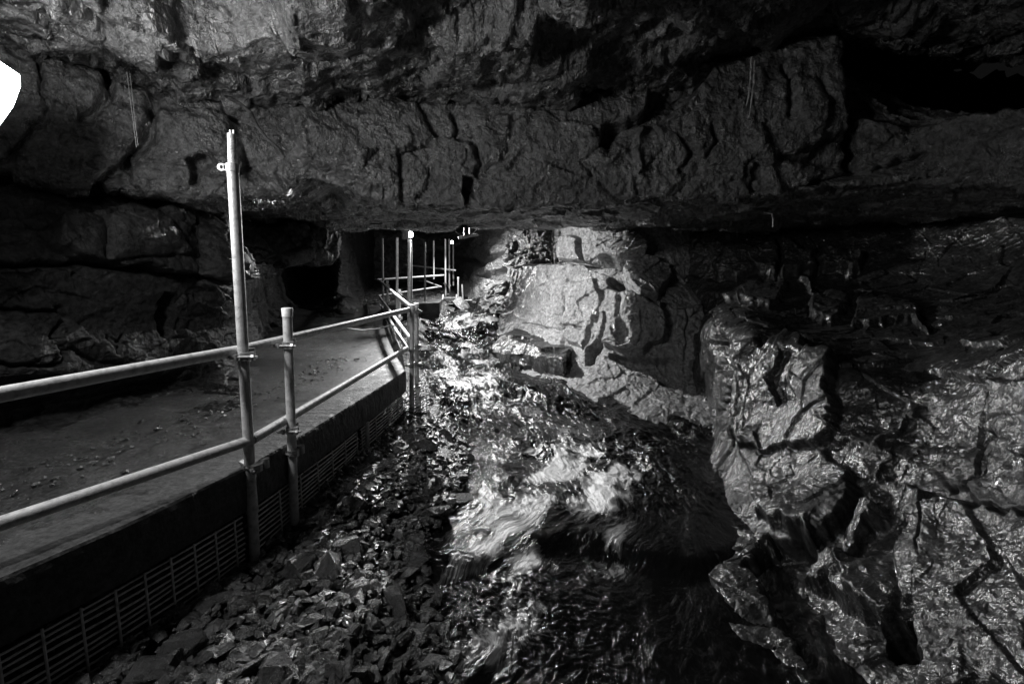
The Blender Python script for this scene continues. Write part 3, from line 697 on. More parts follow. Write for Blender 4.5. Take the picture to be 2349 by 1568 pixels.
# outer edge of the path (plan)
edge = [tuple(float(t) for t in HZ(px_, py__, DECK)[:2]) for px_, py__ in ((0, 1329), (280, 1209), (565, 1074), (700, 996), (810, 928), (890, 878), (930, 851))]
d0 = np.array(edge[0]) - np.array(edge[1]); d0 /= abs(d0[1])
edge = [tuple(np.array(edge[0]) + d0 * (edge[0][1] - 0.2))] + edge
print('edge', [(round(a, 3), round(b, 3)) for a, b in edge])
def edge_x(Y): return float(np.interp(Y, [p[1] for p in edge], [p[0] for p in edge]))
edge2 = [edge[-1], (-1.32, 5.6), (-1.65, 6.8), (-2.2, 8.4), (-3.2, 11.4), (-3.75, 13.0)]
full = edge + edge2[1:]
ey = np.array([p[1] for p in full]); ex = np.array([p[0] for p in full])
py_ = np.linspace(0.2, 13.0, 520); t_ = np.linspace(0, 1, 130)
PT, PY = np.meshgrid(t_, py_, indexing='ij')
exx = np.interp(PY, ey, ex)
PX = exx - 0.012 - PT * (2.0 + 0.12 * PY)
pz = deck_z(PY) + 0.006 * fbm(np.stack([PX.ravel() * 3, PY.ravel() * 3, PX.ravel() * 0], 1), 4, 77).reshape(PX.shape) + 0.10 * smooth((PT - 0.35) / 0.6) * 0.5
V = np.stack([PX.ravel(), PY.ravel(), pz.ravel()], 1)
idx = np.arange(len(V)).reshape(PX.shape)
Q4 = np.stack([idx[:-1, :-1], idx[1:, :-1], idx[1:, 1:], idx[:-1, 1:]], -1).reshape(-1, 4)
tag(link('path', mesh_from('path', V, Q4), M['path']), None, None, kind='structure')
# concrete edge of the path: a real slab with chipped arris
def kerb(name, line, hgt, thick, nseg, seed):
    L = np.array(line, float)
    d = np.r_[0, np.cumsum(np.hypot(*np.diff(L, axis=0).T))]
    s = np.linspace(0, d[-1], nseg)
    X = np.interp(s, d, L[:, 0]); Y = np.interp(s, d, L[:, 1])
    tx = np.gradient(X); ty = np.gradient(Y); n_ = np.hypot(tx, ty); nx, ny = ty / n_, -tx / n_     # outward (to the river)
    Zt = deck_z(Y)
    prof = [(-thick, -0.004), (-0.04, 0.006), (-0.006, 0.004), (0.0, -0.006), (0.004, -0.03), (0.004, -0.10), (0.002, -0.17), (0.0, -hgt), (-thick, -hgt)]
    rings = []
    for (o_, z_) in prof:
        P = np.stack([X + nx * o_, Y + ny * o_, Zt + z_], 1)
        nn = fbm(P * 16, 4, seed) * 0.006
        if -0.05 < z_ < 0.01 and o_ > -0.05: nn = nn + 0.02 * np.minimum(0, fbm(P * 6, 3, seed + 4) + 0.15)
        P[:, 0] += nx * nn; P[:, 1] += ny * nn; P[:, 2] += nn * 0.6
        rings.append(P)
    V = np.concatenate(rings); k = len(prof)
    f = []
    for i in range(k - 1):
        for j in range(nseg - 1): f.append((i * nseg + j, i * nseg + j + 1, (i + 1) * nseg + j + 1, (i + 1) * nseg + j))
    for j in (0, nseg - 1): pass
    f.append(tuple(i * nseg for i in range(k))); f.append(tuple(i * nseg + nseg - 1 for i in reversed(range(k))))
    me = bpy.data.meshes.new(name); me.from_pydata([tuple(p) for p in V], [], f); me.update()
    return link(name, me, M['kerb'])
k1 = kerb('kerb', edge, 0.21, 0.5, 420, 3); tag(k1, None, None, kind='structure')
k2 = kerb('kerb', edge2, 0.17, 0.25, 420, 9); tag(k2, None, None, kind='structure')

# ================================================================== RAILINGS
R = 0.02415
def seg(mb, a, b, r=R, n=20): mb.tube([a, b], r, n)
def coupler_mesh():
    """drop-forged scaffold coupler: jaws round the post, hinged flap, T-bolt and nut"""
    mb = MB()
    mb.tube([(0, 0, -0.018), (0, 0, 0.018)], R + 0.007, 20)
    mb.tube([(-0.036, -0.03, -0.012), (-0.036, -0.03, 0.012)], 0.010, 12)
    mb.box((-0.052, -0.030, 0.004), (0.020, 0.006, 0.004)); mb.box((-0.050, -0.022, -0.006), (0.018, 0.005, 0.004))
    mb.tube([(-0.03, -0.033, 0), (0.058, -0.033, 0)], 0.0055, 10)
    mb.tube([(0.030, -0.033, 0), (0.043, -0.033, 0)], 0.0115, 6)
    mb.box((0.030, -0.020, 0.012), (0.010, 0.012, 0.010)); mb.box((0.028, -0.022, -0.012), (0.010, 0.012, 0.006))
    mb.tube([(0.0, 0.045, -0.016), (0.0, 0.045, 0.03)], 0.02, 12)
    return mb
def railing(name, base, label):
    return thing(name, base, label, 'railing')
_cp = None
def add_coupler(root, p, rotz=0.0, tilt=0.0):
    global _cp
    if _cp is None:
        _cp = coupler_mesh().build('coupler', M['coupler'], None, smooth_angle=35); c = _cp
    else:
        c = dup(_cp)
    c.parent = root; c.location = Vector(p) - Vector(root.location); c.rotation_euler = (0, tilt, rotz)
    return c
def post(root, a, b, cap=False, name='post', r=R):
    mb = MB(); seg(mb, a, b, r)
    o = mb.build(name, M['galv'], root, root.location, 40)
    if cap:
        mb = MB(); v = (Vector(b) - Vector(a)).normalized()
        B = Vector(b)
        mb.tube([B - v * 0.042, B - v * 0.0, B + v * 0.004, B + v * 0.006], r + 0.004, 20, radii=[r + 0.003, r + 0.005, r + 0.003, r * 0.7])
        c = mb.build('cap', M['cap'], o, root.location, 40)
    return o
def rail(root, a, b, r=R, bend=0.0, name='rail', cap_end=None):
    a = Vector(a); b = Vector(b)
    mb = MB(); pts = [a.lerp(b, t / 10) + Vector((0, 0, -bend * math.sin(math.pi * t / 10))) for t in range(11)]
    mb.tube(pts, r, 20)
    o = mb.build(name, M['galv'], root, root.location, 40)
    if cap_end:
        e, f = (b, a) if cap_end == 'b' else (a, b)
        v = (e - f).normalized(); mb = MB()
        mb.tube([e - v * 0.03, e, e + v * 0.006], r, 20, radii=[r + 0.004, r + 0.005, r * 0.6])
        mb.build('cap', M['cap'], o, root.location, 40)
    return o
def V3(a): return Vector([float(t) for t in a])

# --- near railing: P1 (tall jack post), P2, P3
nr = railing('scaffold_railing', (-1.3, 2.25, 0.05), 'near scaffold tube railing with a tall threaded post beside the concrete path')
def stand(px, py, off=0.034):
    # distance at which a post seen at this pixel clears the slab face
    for Y in np.linspace(1.5, 6, 1800)[::-1]:
        if Y < edge[-1][1] and U(px, py, Y)[0] >= edge_x(Y) + off and U(px, py, Y)[2] <= DECK + 0.12: return float(Y)
Y1 = stand(586, 1085); print('Y1', Y1)
p1t = V3(U(534, 388, Y1)); p1b = V3(U(591, 1378, Y1))
p1 = post(nr, p1b, p1t, name='post')
mb = MB(); dv = (p1t - p1b).normalized()
topp = V3(U(532, 308, Y1))
# threaded jack
L = (topp - p1t).length; npt = 46; pts = []; rad = []
for i in range(npt * 2 + 1):
    f = i / (npt * 2); pts.append(p1t.lerp(topp, f))
    smoothband = 0.30 < f < 0.42 or f > 0.93 or f < 0.03
    rad.append(0.0185 if smoothband else (0.0192 if i % 4 < 2 else 0.0172))
mb.tube(pts, 0.018, 20, radii=rad)
for dx in (-0.006, 0.009):
    q = topp + Vector((dx, 0, 0)); mb.tube([q, q + dv * 0.018], 0.0045, 8)
mb.build('threaded_jack', M['galv'], p1, nr.location, 50)
mb = MB(); mb.tube([p1t - dv * 0.012, p1t + dv * 0.022], R + 0.003, 20)
# flat ring lug on the left
lc = p1t + Vector((-0.042, -0.012, 0.006))
n_ = 20; ring_o = [lc + Vector((-math.cos(t) * 0.019, 0, math.sin(t) * 0.016)) for t in [2 * math.pi * k / n_ for k in range(n_)]]
ring_i = [lc + Vector((-math.cos(t) * 0.008, 0, math.sin(t) * 0.009)) for t in [2 * math.pi * k / n_ for k in range(n_)]]
vs = [p + Vector((0, s, 0)) for s in (-0.004, 0.004) for p in ring_o + ring_i]; fs = []
for k in range(n_):
    k2 = (k + 1) % n_
    fs += [(k, k2, n_ + k2, n_ + k), (2 * n_ + k, 3 * n_ + k, 3 * n_ + k2, 2 * n_ + k2), (k, 2 * n_ + k, 2 * n_ + k2, k2), (n_ + k, n_ + k2, 3 * n_ + k2, 3 * n_ + k)]
mb.add(vs, fs)
mb.box(p1t + Vector((-0.022, -0.012, 0.006)), (0.010, 0.004, 0.014))
mb.build('collar', M['galv'], p1, nr.location, 40)
# sleeve near the foot of the tall post
mid = p1b.lerp(p1t, (1378 - 1155) / 990.0); mb = MB(); mb.tube([mid + dv * 0.10, mid], R, 20, radii=[R + 0.0005, R + 0.004]); mb.tube([mid, mid - dv * 0.004], R, 20, radii=[R + 0.004, R])
mb.build('sleeve', M['galv'], p1, nr.location, 40)
YP2 = stand(673, 1040); print('Y2', YP2)
p2 = post(nr, V3(U(676, 1200, YP2)), V3(U(658.5, 708, YP2)), cap=True)
ZU, ZL = CAMZ - 0.325, CAMZ - 0.765
ru_a = V3(HZ(-260, 953, ZU)); ru_b = V3(U(556, 801, 2.29)); ru_b.z = ZU
rail(nr, ru_a, V3(HZ(557, 801, ZU)), cap_end=None)
rail(nr, V3(HZ(-260, 1287, ZL)), V3(HZ(578, 1008, ZL)))
p3x, p3y = U(945, 709, 5.0)[:2]
# rails P1 -> P3
rail(nr, V3(HZ(557, 801, ZU)), V3(U(938, 710, 4.95)))
rail(nr, V3(HZ(578, 1008, ZL)), V3(U(931, 800, 4.85)))
p3 = post(nr, V3(U(944, 968, 4.95)), V3(U(945, 700, 4.95)), cap=True)
p3b = post(nr, V3(U(957, 972, 5.15)), V3(U(955, 696, 5.15)), cap=True)
for (q, rz) in (((567, 816, Y1 - 0.01), 0.15), ((587, 1071, Y1 - 0.01), -0.6), ((661, 791, YP2 - 0.01), 0.0), ((670, 986, YP2 - 0.01), 0.1), ((673, 1038, YP2 - 0.01), -0.6),
                ((944, 803, 4.95), 0.4), ((944, 838, 4.93), -0.3), ((956, 714, 5.12), 0.1), ((957, 794, 5.12), 0.2), ((957, 836, 5.1), 0.5), ((957, 888, 5.1), 0.3)):
    add_coupler(nr, U(*q), rz)
# flat lug plate holding the post to the slab edge
mb = MB(); c = V3(U(566, 1064, Y1 + 0.01)); mb.box(c, (0.035, 0.018, 0.004), Matrix.Rotation(0.5, 3, 'Y')); mb.build('bracket', M['coupler'], nr, nr.location, bevel=0.002)

# --- middle railing climbing away beside the ramp
mr = railing('scaffold_railing', (-1.6, 7.4, 0.3), 'scaffold tube railing climbing away from the corner posts, with a lamp on its tallest post')
YC = 12.3
def zr(Y, k): return 0
rail(mr, V3(U(941, 704, 5.05)), V3(U(869, 642, YC)), cap_end='b')
rail(mr, V3(U(940, 776, 5.1)), V3(U(869, 678, YC)), cap_end='b')
rail(mr, V3(U(934, 800, 5.3)), V3(U(876, 703, YC - 0.3)))
p4 = post(mr, V3(U(937, 800, 7.6)), V3(U(939, 549, 7.6)))
p5 = post(mr, V3(U(911, 790, 8.3)), V3(U(911, 545, 8.3)))
p6 = post(mr, V3(U(917, 790, 8.2)), V3(U(916, 664, 8.2)), cap=True)
p7 = post(mr, V3(U(879, 702, 11.6)), V3(U(877, 546, 11.6)))
p8 = post(mr, V3(U(889, 698, 10.2)), V3(U(888, 644, 10.2)), cap=True)
for q in ((918, 676, 8.1), (918, 730, 8.1), (889, 655, 10.1), (889, 695, 10.1), (939, 700, 7.5), (939, 770, 7.5), (879, 641, 11.5), (879, 678, 11.5)):
    add_coupler(mr, U(*q), random.uniform(-0.5, 0.8))

# --- far railing round the platform
fr_ = railing('scaffold_railing', (-2.3, 13.0, 0.7), 'far scaffold tube railing standing round the pale concrete platform')
rail(fr_, V3(U(866, 641, 12.4)), V3(U(1018, 631, 14.5)), cap_end='a')
rail(fr_, V3(U(868, 678, 12.4)), V3(U(1012, 657, 14.5)), cap_end='a')
rail(fr_, V3(U(929, 607, 15.5)), V3(U(1045, 620, 15.0)), cap_end='b')
rail(fr_, V3(U(978, 645, 14.5)), V3(U(1013, 658, 14.3)), r=0.018)
for a in ((975, 722, 556, 12.2), (995, 640, 552, 14.5), (1022, 712, 548, 14.6), (1031, 700, 548, 15.2), (1040, 655, 560, 15.5), (944, 686, 550, 13.0)):
    post(fr_, V3(U(a[0], a[1], a[3])), V3(U(a[0] - 0.5, a[2], a[3])))
for q in ((974, 637, 12.1), (974, 664, 12.1), (974, 693, 12.1), (1022, 650, 14.5), (1031, 655, 15), (1026, 675, 14.6), (1028, 690, 14.6), (1040, 620, 15.3)):
    add_coupler(fr_, U(*q), random.uniform(-0.5, 0.8))
cp = thing('capped_post', U(1051, 684, 14.5), 'short tube post with a white cap beyond the far platform', 'post', 'short posts beyond the far platform')
post(cp, V3(U(1051, 690, 14.5)), V3(U(1051, 636, 14.5)), cap=True)
cp = thing('capped_post', U(1061, 690, 14.8), 'bare short tube post with a low bar at its foot beyond the far platform', 'post', 'short posts beyond the far platform')
post(cp, V3(U(1062, 692, 14.8)), V3(U(1060, 652, 14.8)))
rail(cp, V3(U(1064, 689, 14.7)), V3(U(1102, 687, 14.7)))

# --- concrete platform and steps
def prism(name, top_pts, depth, m, label, cat, slump=0.0):
    pts = [V3(p) for p in top_pts]; c = sum(pts, Vector()) / len(pts); n = len(pts)
    o = thing(name, c - Vector((0, 0, depth)), label, cat)
    mb = MB()
    vs = pts + [p + Vector((0, 0, -depth)) + (c - p) * slump for p in pts]
    mb.add(vs, [tuple(range(n)), tuple(reversed(range(n, 2 * n)))] + [(i, n + i, n + (i + 1) % n, (i + 1) % n) for i in range(n)])
    return o, mb
PZ = CAMZ - 0.50
o, mb = prism('concrete_platform', [HZ(880, 700, PZ + 0.0), HZ(975, 695, PZ), HZ(1008, 693, PZ), HZ(1019, 683, PZ), HZ(985, 676, PZ), HZ(930, 672, PZ)], 0.30, M['path'],
              'pale concrete landing platform with a dark front edge behind the far railing', 'platform')
mb.build('slab', M['path'], o, o.location, bevel=0.01)
st_ = thing('metal_steps', U(1026, 722, 13.4), 'small steel steps going down from the concrete platform to the stream', 'steps')
for k, (cx_, cy_) in enumerate(((1031, 683), (1029, 697), (1028, 711), (1026, 717))):
    mb = MB(); mb.box(U(cx_, cy_, 13.6 - 0.15 * k), (0.17, 0.10, 0.012)); mb.build('tread', M['galv'], st_, st_.location, bevel=0.003)
mb = MB()
for dx in (-0.2, 0.2):
    a_ = V3(U(1032, 676, 13.9)) + Vector((dx, 0, 0)); b_ = V3(U(1026, 724, 12.9)) + Vector((dx, 0, 0)); mb.tube([a_, b_], 0.02, 8)
mb.build('stringer', M['galv'], st_, st_.location)

# ------------------------------------------------------------------ welded mesh panels under the slab edge
def mesh_panel(name, line, ztop, rows, dz, step, label, lean=0.0):
    L = np.array(line, float); d = np.r_[0, np.cumsum(np.hypot(*np.diff(L, axis=0).T))]
    at = lambda s: (float(np.interp(s, d, L[:, 0])), float(np.interp(s, d, L[:, 1])))
    org = (float(L[0, 0]), float(L[0, 1]), ztop - rows * dz)
    mb = MB(); rr = random.Random(3)
    ns = max(8, int(d[-1] / 0.12))
    for k in range(rows + 1):
        pts = []
        for s in np.linspace(0, d[-1], ns + 1):
            X, Y = at(s); pts.append((X + 0.004 * math.sin(s * 9 + k), Y, ztop - k * dz + 0.003 * math.sin(s * 5 + k * 1.3)))
        mb.tube(pts, 0.0046, 6)
    s = 0.02
    while s < d[-1]:
        X, Y = at(s); mb.tube([(X + 0.006, Y, ztop + 0.012), (X + 0.006, Y, ztop - rows * dz - 0.012)], 0.0046, 6); s += step
    o = mb.build(name, M['mesh'], None, org, 60); o.location = org
    return tag(o, label, 'mesh panel', 'welded mesh panels under the path edge')
moff = [(px_ + 0.012, py__) for (px_, py__) in edge]
ZM = DECK - 0.235
def along(y0, y1, off=-0.012): return [(edge_x(t) + off, float(t)) for t in np.linspace(y0, y1, 7)]
mesh_panel('mesh_panel', along(0.5, Y1 - 0.04), ZM, 14, 0.027, 0.105, 'dark welded mesh panel under the path edge nearest the viewer, left of the tall post')
mesh_panel('mesh_panel', along(Y1 + 0.02, 3.45), ZM, 18, 0.026, 0.2, 'welded mesh panel under the path edge between the tall post and the short pipe stub')
mesh_panel('mesh_panel', along(3.5, edge[-1][1]), ZM, 18, 0.028, 0.3, 'welded mesh panel under the path edge from the pipe stub to the corner posts')
mesh_panel('mesh_panel', [(edge[-1][0] + 0.04, edge[-1][1] + 0.1), (edge[-1][0] + 0.16, edge[-1][1] + 0.4)], ZM, 17, 0.03, 0.12, 'narrow welded mesh panel end between the two corner posts')
# rubble packed behind the near mesh
ps = thing('pipe_stub', U(840, 1060, 3.6), 'short open pipe stub standing upright in the rubble against the mesh panel', 'pipe')
mb = MB(); a_ = V3(U(841, 1060, 3.62)); b_ = V3(U(840, 968, 3.62)); v = (b_ - a_).normalized()
mb.tube([a_, b_, b_ + v * 0.001, b_ - v * 0.05], R, 20, caps=False, radii=[R, R, R - 0.004, R - 0.004]); mb.build('pipe', M['galv'], ps, ps.location, 40)

# ================================================================== LAMPS
def point(name, loc, watts, r, parent):
    l = bpy.data.lights.new(name, 'POINT'); l.energy = watts; l.shadow_soft_size = r; l.color = (1, 1, 1)
    o = bpy.data.objects.new(name, l); COL.objects.link(o); o.parent = parent
    o.location = Vector(loc) - Vector(parent.location); return o
# floodlight at the left edge
fl_c = V3(U(-8, 212, 2.0))
fl = thing('floodlight', fl_c, 'blazing white floodlight on the left wall at the edge of the picture', 'lamp')
mb = MB()
poly = [U(-160, 90, 1.75), U(-10, 135, 2.03), U(45, 172, 2.15), U(47, 198, 2.15), U(30, 245, 2.11), U(-10, 300, 2.03), U(-160, 350, 1.75)]
poly = [V3(p) for p in poly]; nn = len(poly)
back = [p + Vector((-0.16, 0.03, 0.0)) for p in poly]
mb.add(poly, [tuple(range(nn))]); mb.build('glass', M['glow_near'], fl, fl.location)
mb = MB(); fr1 = [p + Vector((-0.008, 0.0, 0)) for p in poly]
mb.add(fr1 + back, [(i, (i + 1) % nn, nn + (i + 1) % nn, nn + i) for i in range(nn)] + [tuple(range(nn, 2 * nn)), tuple(reversed(range(nn)))]); mb.build('housing', M['housing'], fl, fl.location)
l = bpy.data.lights.new('light', 'AREA'); l.shape = 'DISK'; l.size = 0.2; l.energy = NEAR_LAMP_W; l.color = (1, 1, 1)
lo = bpy.data.objects.new('light', l); COL.objects.link(lo); lo.parent = fl; lo.location = (0.16, -0.08, 0.0)
point('spill', Vector((-1.82, 1.38, 2.36)), NEAR_LAMP_SPILL_W, 0.08, fl)
lo.rotation_euler = Vector((2.8, 1.6, 0.5)).to_track_quat('-Z', 'Y').to_euler()
# lamp on the tall post of the middle railing
lc = V3(U(941.5, 538, 7.66))
pl = thing('post_lamp', lc, 'small bright lamp burning at the top of the tall tube post under the low roof', 'lamp')
bpy.ops.mesh.primitive_uv_sphere_add(segments=20, ring_count=12, radius=0.044, location=lc)
b_ = bpy.context.active_object; b_.name = 'bulb'; b_.data.materials.append(M['glow_path']); b_.parent = pl; b_.location = (0, 0, 0)
mb = MB(); mb.tube([lc + Vector((0, 0, 0.035)), lc + Vector((0, 0, 0.06))], 0.02, 14); mb.build('lamp_base', M['cable'], pl, pl.location, 40)
l = bpy.data.lights.new('light', 'AREA'); l.shape = 'DISK'; l.size = 0.08; l.energy = PATH_LAMP_W; l.color = (1, 1, 1)
lo = bpy.data.objects.new('light', l); COL.objects.link(lo); lo.parent = pl; lo.location = (0.03, -0.03, -0.01)
lo.rotation_euler = Vector((0.5, -0.57, -0.64)).to_track_quat('-Z', 'Y').to_euler()
mb = MB(); hv = []; c0 = Vector(lc) + Vector((0, 0, 0))  # curved shield added to keep lamp light off the ledge and left wall
for k in range(9):
    a_ = math.radians(-152 + k * 8.2)
    for zz in (-0.085, 0.10): hv.append(c0 + Vector((0.15 * math.cos(a_), 0.15 * math.sin(a_), zz)))
hv2 = [c0 + (p - c0) * 1.0 + Vector(((p - c0).x, (p - c0).y, 0)).normalized() * 0.004 for p in hv]
mb.add(hv + hv2, [(2 * k, 2 * k + 1, 2 * k + 3, 2 * k + 2) for k in range(8)] + [(18 + 2 * k, 18 + 2 * k + 2, 18 + 2 * k + 3, 18 + 2 * k + 1) for k in range(8)] + [(2 * k, 2 * k + 2, 20 + 2 * k, 18 + 2 * k) for k in range(8)])
mb.build('added_light_shield', M['cable'], pl, pl.location)
# far lamp above the far railing
lc = V3(U(1037, 556, 14.0))
pl = thing('far_lamp', lc, 'small lamp under the roof of the far chamber above the white lit post', 'lamp')
bpy.ops.mesh.primitive_uv_sphere_add(segments=16, ring_count=10, radius=0.04, location=lc)
b_ = bpy.context.active_object; b_.name = 'bulb'; b_.data.materials.append(M['glow_far']); b_.parent = pl; b_.location = (0, 0, 0)
mb = MB(); mb.tube([lc + Vector((0, 0, 0.05)), lc + Vector((0, 0, 0.1))], 0.035, 14); mb.build('lamp_base', M['cable'], pl, pl.location, 40)
l = bpy.data.lights.new('light', 'AREA'); l.shape = 'DISK'; l.size = 0.12; l.energy = FAR_LAMP_W; l.color = (1, 1, 1)
lo = bpy.data.objects.new('light', l); COL.objects.link(lo); lo.parent = pl; lo.location = (0.05, -0.04, -0.06)
lo.rotation_euler = Vector((0.15, -0.3, -0.8)).to_track_quat('-Z', 'Y').to_euler()
# bulkhead fitting hanging under the roof, with its looped cable
bl = thing('bulkhead_light', U(1074, 541, 6.6), 'unlit box lamp hanging by two stems from the low roof with a looped cable', 'lamp')
a_ = V3(U(1056, 545, 6.5)); b_ = V3(U(1092, 538, 6.7)); ax = (b_ - a_).normalized()
mb = MB(); sd = ax.cross(Vector((0, 0, 1))).normalized(); up_ = sd.cross(ax)
Rm = Matrix((ax, sd, up_)).transposed()
mb.box((a_ + b_) / 2, ((b_ - a_).length / 2, 0.05, 0.018), Rm); mb.build('housing', M['housing'], bl, bl.location, bevel=0.008)
for t in (0.25, 0.6):
    mb = MB(); q = a_.lerp(b_, t); mb.tube([q + Vector((0, 0, 0.01)), q + Vector((0, 0, 0.12))], 0.01, 8); mb.build('stem', M['cable'], bl, bl.location)
mb = MB(); mb.tube([V3(U(1045, 530, 6.5)), V3(U(1050, 535, 6.5)), V3(U(1065, 541, 6.5)), V3(U(1085, 535, 6.6)), V3(U(1096, 524, 6.7))], 0.006, 8); mb.build('cable', M['cable'], bl, bl.location, 60)

# ================================================================== STONES
def stone_mesh(name, seed, sub=4):
    import bmesh
    rs = np.random.RandomState(seed); bm = bmesh.new()
    n = rs.randint(11, 17); A = rs.normal(size=(n, 3)); A /= np.linalg.norm(A, axis=1, keepdims=True)
    A = A * rs.uniform(0.8, 1.08, (n, 1)) * np.array([1.0, rs.uniform(0.6, 0.9), rs.uniform(0.38, 0.65)])
    for p in A: bm.verts.new(p)
    r_ = bmesh.ops.convex_hull(bm, input=bm.verts)
    bmesh.ops.delete(bm, geom=[v for v in bm.verts if not v.link_faces], context='VERTS')
    if sub > 2:
        bmesh.ops.bevel(bm, geom=list(bm.edges), offset=0.035, segments=1, affect='EDGES')
        bmesh.ops.triangulate(bm, faces=list(bm.faces))
        bmesh.ops.subdivide_edges(bm, edges=list(bm.edges), cuts=2, use_grid_fill=True)
        P = np.array([v.co[:] for v in bm.verts])
        d = 0.05 * fbm(P * 2.5 + seed, 4, seed) + 0.025 * fbm(P * 9 + seed, 3, seed + 1)
        nrm = P / (np.linalg.norm(P, axis=1, keepdims=True) + 1e-6)
        for v, p in zip(bm.verts, P + nrm * d[:, None]): v.co = p
    me = bpy.data.meshes.new(name); bm.to_mesh(me); bm.free()
    me.polygons.foreach_set('use_smooth', np.ones(len(me.polygons), bool)); me.set_sharp_from_angle(angle=math.radians(16))
    me.materials.append(M['stone'])
    return me
variants = [stone_mesh('stone', 100 + k, 3) for k in range(26)]
rs = random.Random(11)
def place_stone(x, y, r, label=None, group='stones of the rubble bank', me=None, z=None, name='stone', rot=None):
    o = bpy.data.objects.new(name, me or rs.choice(variants)); COL.objects.link(o)
    zz = float(bank(np.array([x]), np.array([y]))[0]) if z is None else z
    o.location = (x, y, zz + r * 0.28); o.scale = (r, r, r)
    o.rotation_euler = rot or (rs.uniform(-0.5, 0.5), rs.uniform(-0.5, 0.5), rs.uniform(0, 6.28))
    if label is None:
        e_ = float(np.interp(y, EL_Y, EL_X)); f_ = (e_ - x) / max(0.2, e_ - edge_x(min(y, 4.7)))
        where = 'at the water edge' if f_ < 0.25 else ('in mid bank' if f_ < 0.7 else 'close under the mesh')
        size = 'small' if r < 0.065 else ('medium' if r < 0.095 else 'large')
        row = 'nearest the viewer' if y < 1.9 else ('level with the tall post' if y < 2.5 else ('past the second post' if y < 3.3 else ('beside the pipe stub' if y < 4.2 else ('near the corner posts' if y < 5.2 else 'beyond the corner posts'))))
        label = size + ' angular stone ' + where + ', ' + row
    tag(o, label, 'stone', group)
    return o
placed = []
big = [((755, 1295), 0.13, 'large blocky stone in the rubble right of the foot of the tall post'),
       ((690, 1285), 0.12, 'tilted dark stone with a pale edge leaning against the gap beside the mesh'),
       ((565, 1510), 0.11, 'big pale-topped stone at the bottom edge of the picture in the rubble'),
       ((630, 1530), 0.12, 'big flat black stone at the bottom edge right of the pale-topped one'),
       ((340, 1530), 0.12, 'low dark stone in the bottom left of the rubble under the mesh'),
       ((420, 1480), 0.12, 'rounded dark stone under the near mesh panel'),
       ((1040, 1150), 0.13, 'large smooth dark stone at the edge of the stream beside the foam'),
       ((878, 1183), 0.07, 'small bright flat stone in the centre of the rubble'),
       ((925, 1240), 0.10, 'dark stone half in the water at the edge of the stream'),
       ((1000, 1420), 0.10, 'wet stone standing in the shallow edge of the stream near the ripples'),
       ((905, 1330), 0.14, 'wide rounded boulder-like stone at the lower middle of the rubble'),
       ((940, 1030), 0.09, 'pointed bright stone in front of the corner posts'),
       ((905, 1080), 0.10, 'slanting facetted stone in the upper part of the rubble'),
       ((985, 925), 0.14, 'pale block right beside the foot of the corner posts'),
       ((880, 1040), 0.08, 'stone leaning beside the pipe stub'),
       ((790, 1240), 0.12, 'long flat stone in the rubble behind the large blocky one'),
       ((1050, 1050), 0.12, 'broad flat stone at the head of the rubble bank by the water')]
for (pp_, r, lab) in big:
    p = HZ(pp_[0], pp_[1], 0.2); placed.append((p[0], p[1], r)); place_stone(p[0], p[1], r, lab, None)
tries = 0
while len(placed) < 295 and tries < 60000:
    tries += 1
    y = rs.uniform(1.35, 6.2) if rs.random() < 0.8 else rs.uniform(1.35, 4.0)
    e = float(np.interp(y, EL_Y, EL_X)); l = -1.3 if y < 3 else -1.12
    x = rs.uniform(l, e + 0.12)
    r = rs.choice((0.05, 0.06, 0.07, 0.08, 0.10, 0.12, 0.14)) * (0.72 if y < 2.4 else (1 if y < 5 else 0.8))
    if all((x - a) ** 2 + (y - b) ** 2 > ((r + c) * 0.50) ** 2 for a, b, c in placed):
        placed.append((x, y, r)); place_stone(x, y, r)
print('stones', len(placed), tries)
# small gravel between them: one mass
lowp = []
for k in range(8):
    me = stone_mesh('gravel_tmp', 300 + k, 2)
    lowp.append((np.array([v.co[:] for v in me.vertices]), np.array([p.vertices[:] for p in me.polygons])))
Vs, Fs, off = [], [], 0
for k in range(9000):
    y = rs.uniform(1.2, 7.0); e = float(np.interp(y, EL_Y, EL_X)); x = rs.uniform(-1.5 if y < 3 else -1.25, e + 0.25)
    r = 0.014 + 0.05 * rs.random() ** 2; v, f = rs.choice(lowp)
    A = Matrix.Rotation(rs.uniform(0, 6.28), 3, 'Z') @ Matrix.Rotation(rs.uniform(-0.7, 0.7), 3, 'X')
    P = v @ np.array(A).T * r; P[:, 0] += x; P[:, 1] += y; P[:, 2] += float(bank(np.array([x]), np.array([y]))[0]) + 0.02 + rs.uniform(0, 0.03)
    Vs.append(P); Fs.append(f + off); off += len(v)
for k in range(2600):                                  # packed behind the near mesh and strewn along the inner side of the path
    if k < 1900:
        y = rs.uniform(0.8, 2.9); r = rs.uniform(0.010, 0.028); x = edge_x(y) - 0.03 - abs(rs.gauss(0, 0.03)); zz = ZM - rs.random() ** 1.5 * 0.3
    else:
        y = rs.uniform(1.6, 5.5); r = 0.004 + 0.022 * rs.random() ** 4; x = edge_x(y) - rs.gauss(0.85, 0.12); zz = DECK + 0.012
    v, f = rs.choice(lowp); A = Matrix.Rotation(rs.uniform(0, 6.28), 3, 'Z') @ Matrix.Rotation(rs.uniform(-0.7, 0.7), 3, 'X')
    P = v @ np.array(A).T * r; P[:, 0] += x; P[:, 1] += y; P[:, 2] += zz
    Vs.append(P); Fs.append(f + off); off += len(v)
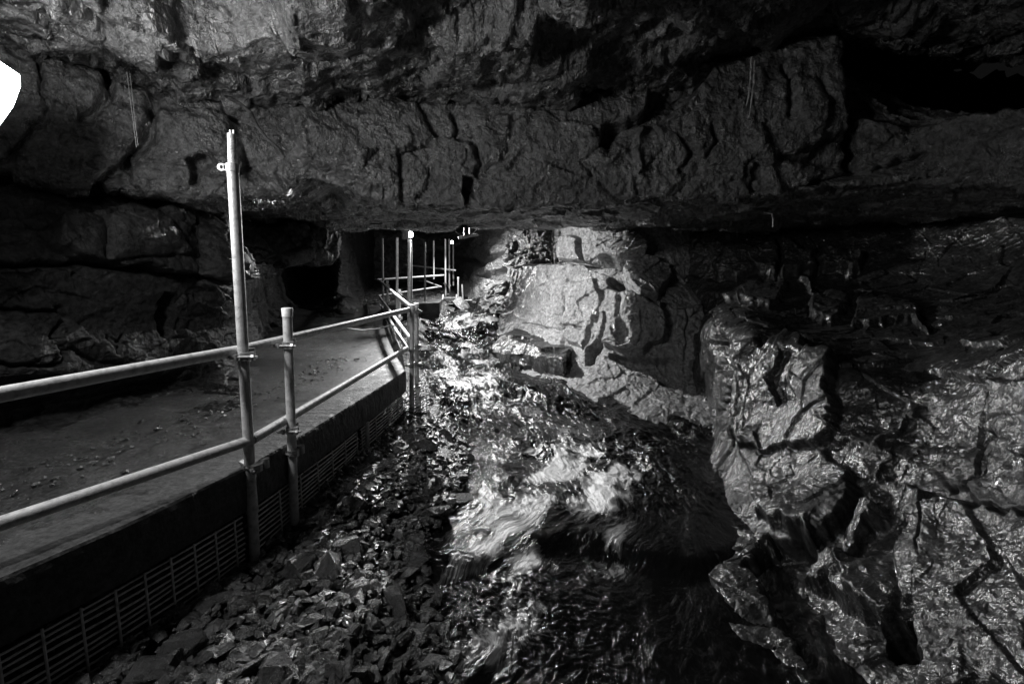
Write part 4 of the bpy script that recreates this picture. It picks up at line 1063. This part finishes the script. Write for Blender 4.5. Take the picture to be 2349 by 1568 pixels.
tag(link('gravel', mesh_from('gravel', np.concatenate(Vs), np.concatenate(Fs), False), M['stone']), 'small broken gravel between the larger stones of the rubble bank', 'gravel', kind='stuff')

# ================================================================== small things hanging from the rock
def strand(name, pts, r, m, label, cat, group=None, taper=0.6):
    pts = [V3(U(*p)) for p in pts]; mb = MB()
    mb.tube(pts, r, 8, radii=[r * (1 - (1 - taper) * k / (len(pts) - 1)) for k in range(len(pts))])
    o = mb.build(name, m, None, pts[0], 60); o.location = pts[0]; return tag(o, label, cat, group)
strand('root', [(528, 226, 3.25), (550, 238, 3.22), (575, 258, 3.2), (590, 290, 3.2), (612, 318, 3.2), (640, 342, 3.2), (653, 360, 3.2)], 0.013, M['left'],
       'long curved root hanging down the rock face right of the tall post top', 'root')
strand('straw_stalactite', [(1724, 132, 3.95), (1722, 180, 3.93), (1717, 225, 3.93), (1712, 243, 3.93)], 0.010, M['pale'], 'left one of two thin stalactite straws hanging on the upper right rock face', 'stalactite', 'thin straws on the upper right rock', 0.5)
strand('straw_stalactite', [(1731, 140, 3.95), (1729, 190, 3.93), (1723, 240, 3.93), (1719, 268, 3.93)], 0.010, M['pale'], 'right and longer one of two thin stalactite straws on the upper right rock face', 'stalactite', 'thin straws on the upper right rock', 0.5)
strand('small_stalactite', [(1752, 486, 4.6), (1771, 490, 4.6), (1774, 505, 4.6), (1773, 521, 4.6)], 0.012, M['pale'], 'small pale hooked stalactite under the dark low roof on the right', 'stalactite', None, 0.5)
strand('water_drip', [(291, 165, 2.5), (298, 220, 2.5), (307, 290, 2.5), (313, 338, 2.5)], 0.0014, M['drip'], 'left thread of dripping water on the upper left rock face', 'water drip', 'threads of dripping water', 0.7)
strand('water_drip', [(298, 168, 2.5), (304, 220, 2.5), (311, 290, 2.5), (317, 335, 2.5)], 0.0012, M['drip'], 'right thread of dripping water on the upper left rock face', 'water drip', 'threads of dripping water', 0.7)
strand('cable', [(740, 742, 6.4), (790, 752, 6.3), (830, 757, 6.5), (870, 753, 7.0), (900, 745, 7.6)], 0.008, M['cable'], 'thin black cable lying across the path behind the railing', 'cable', None, 1.0)
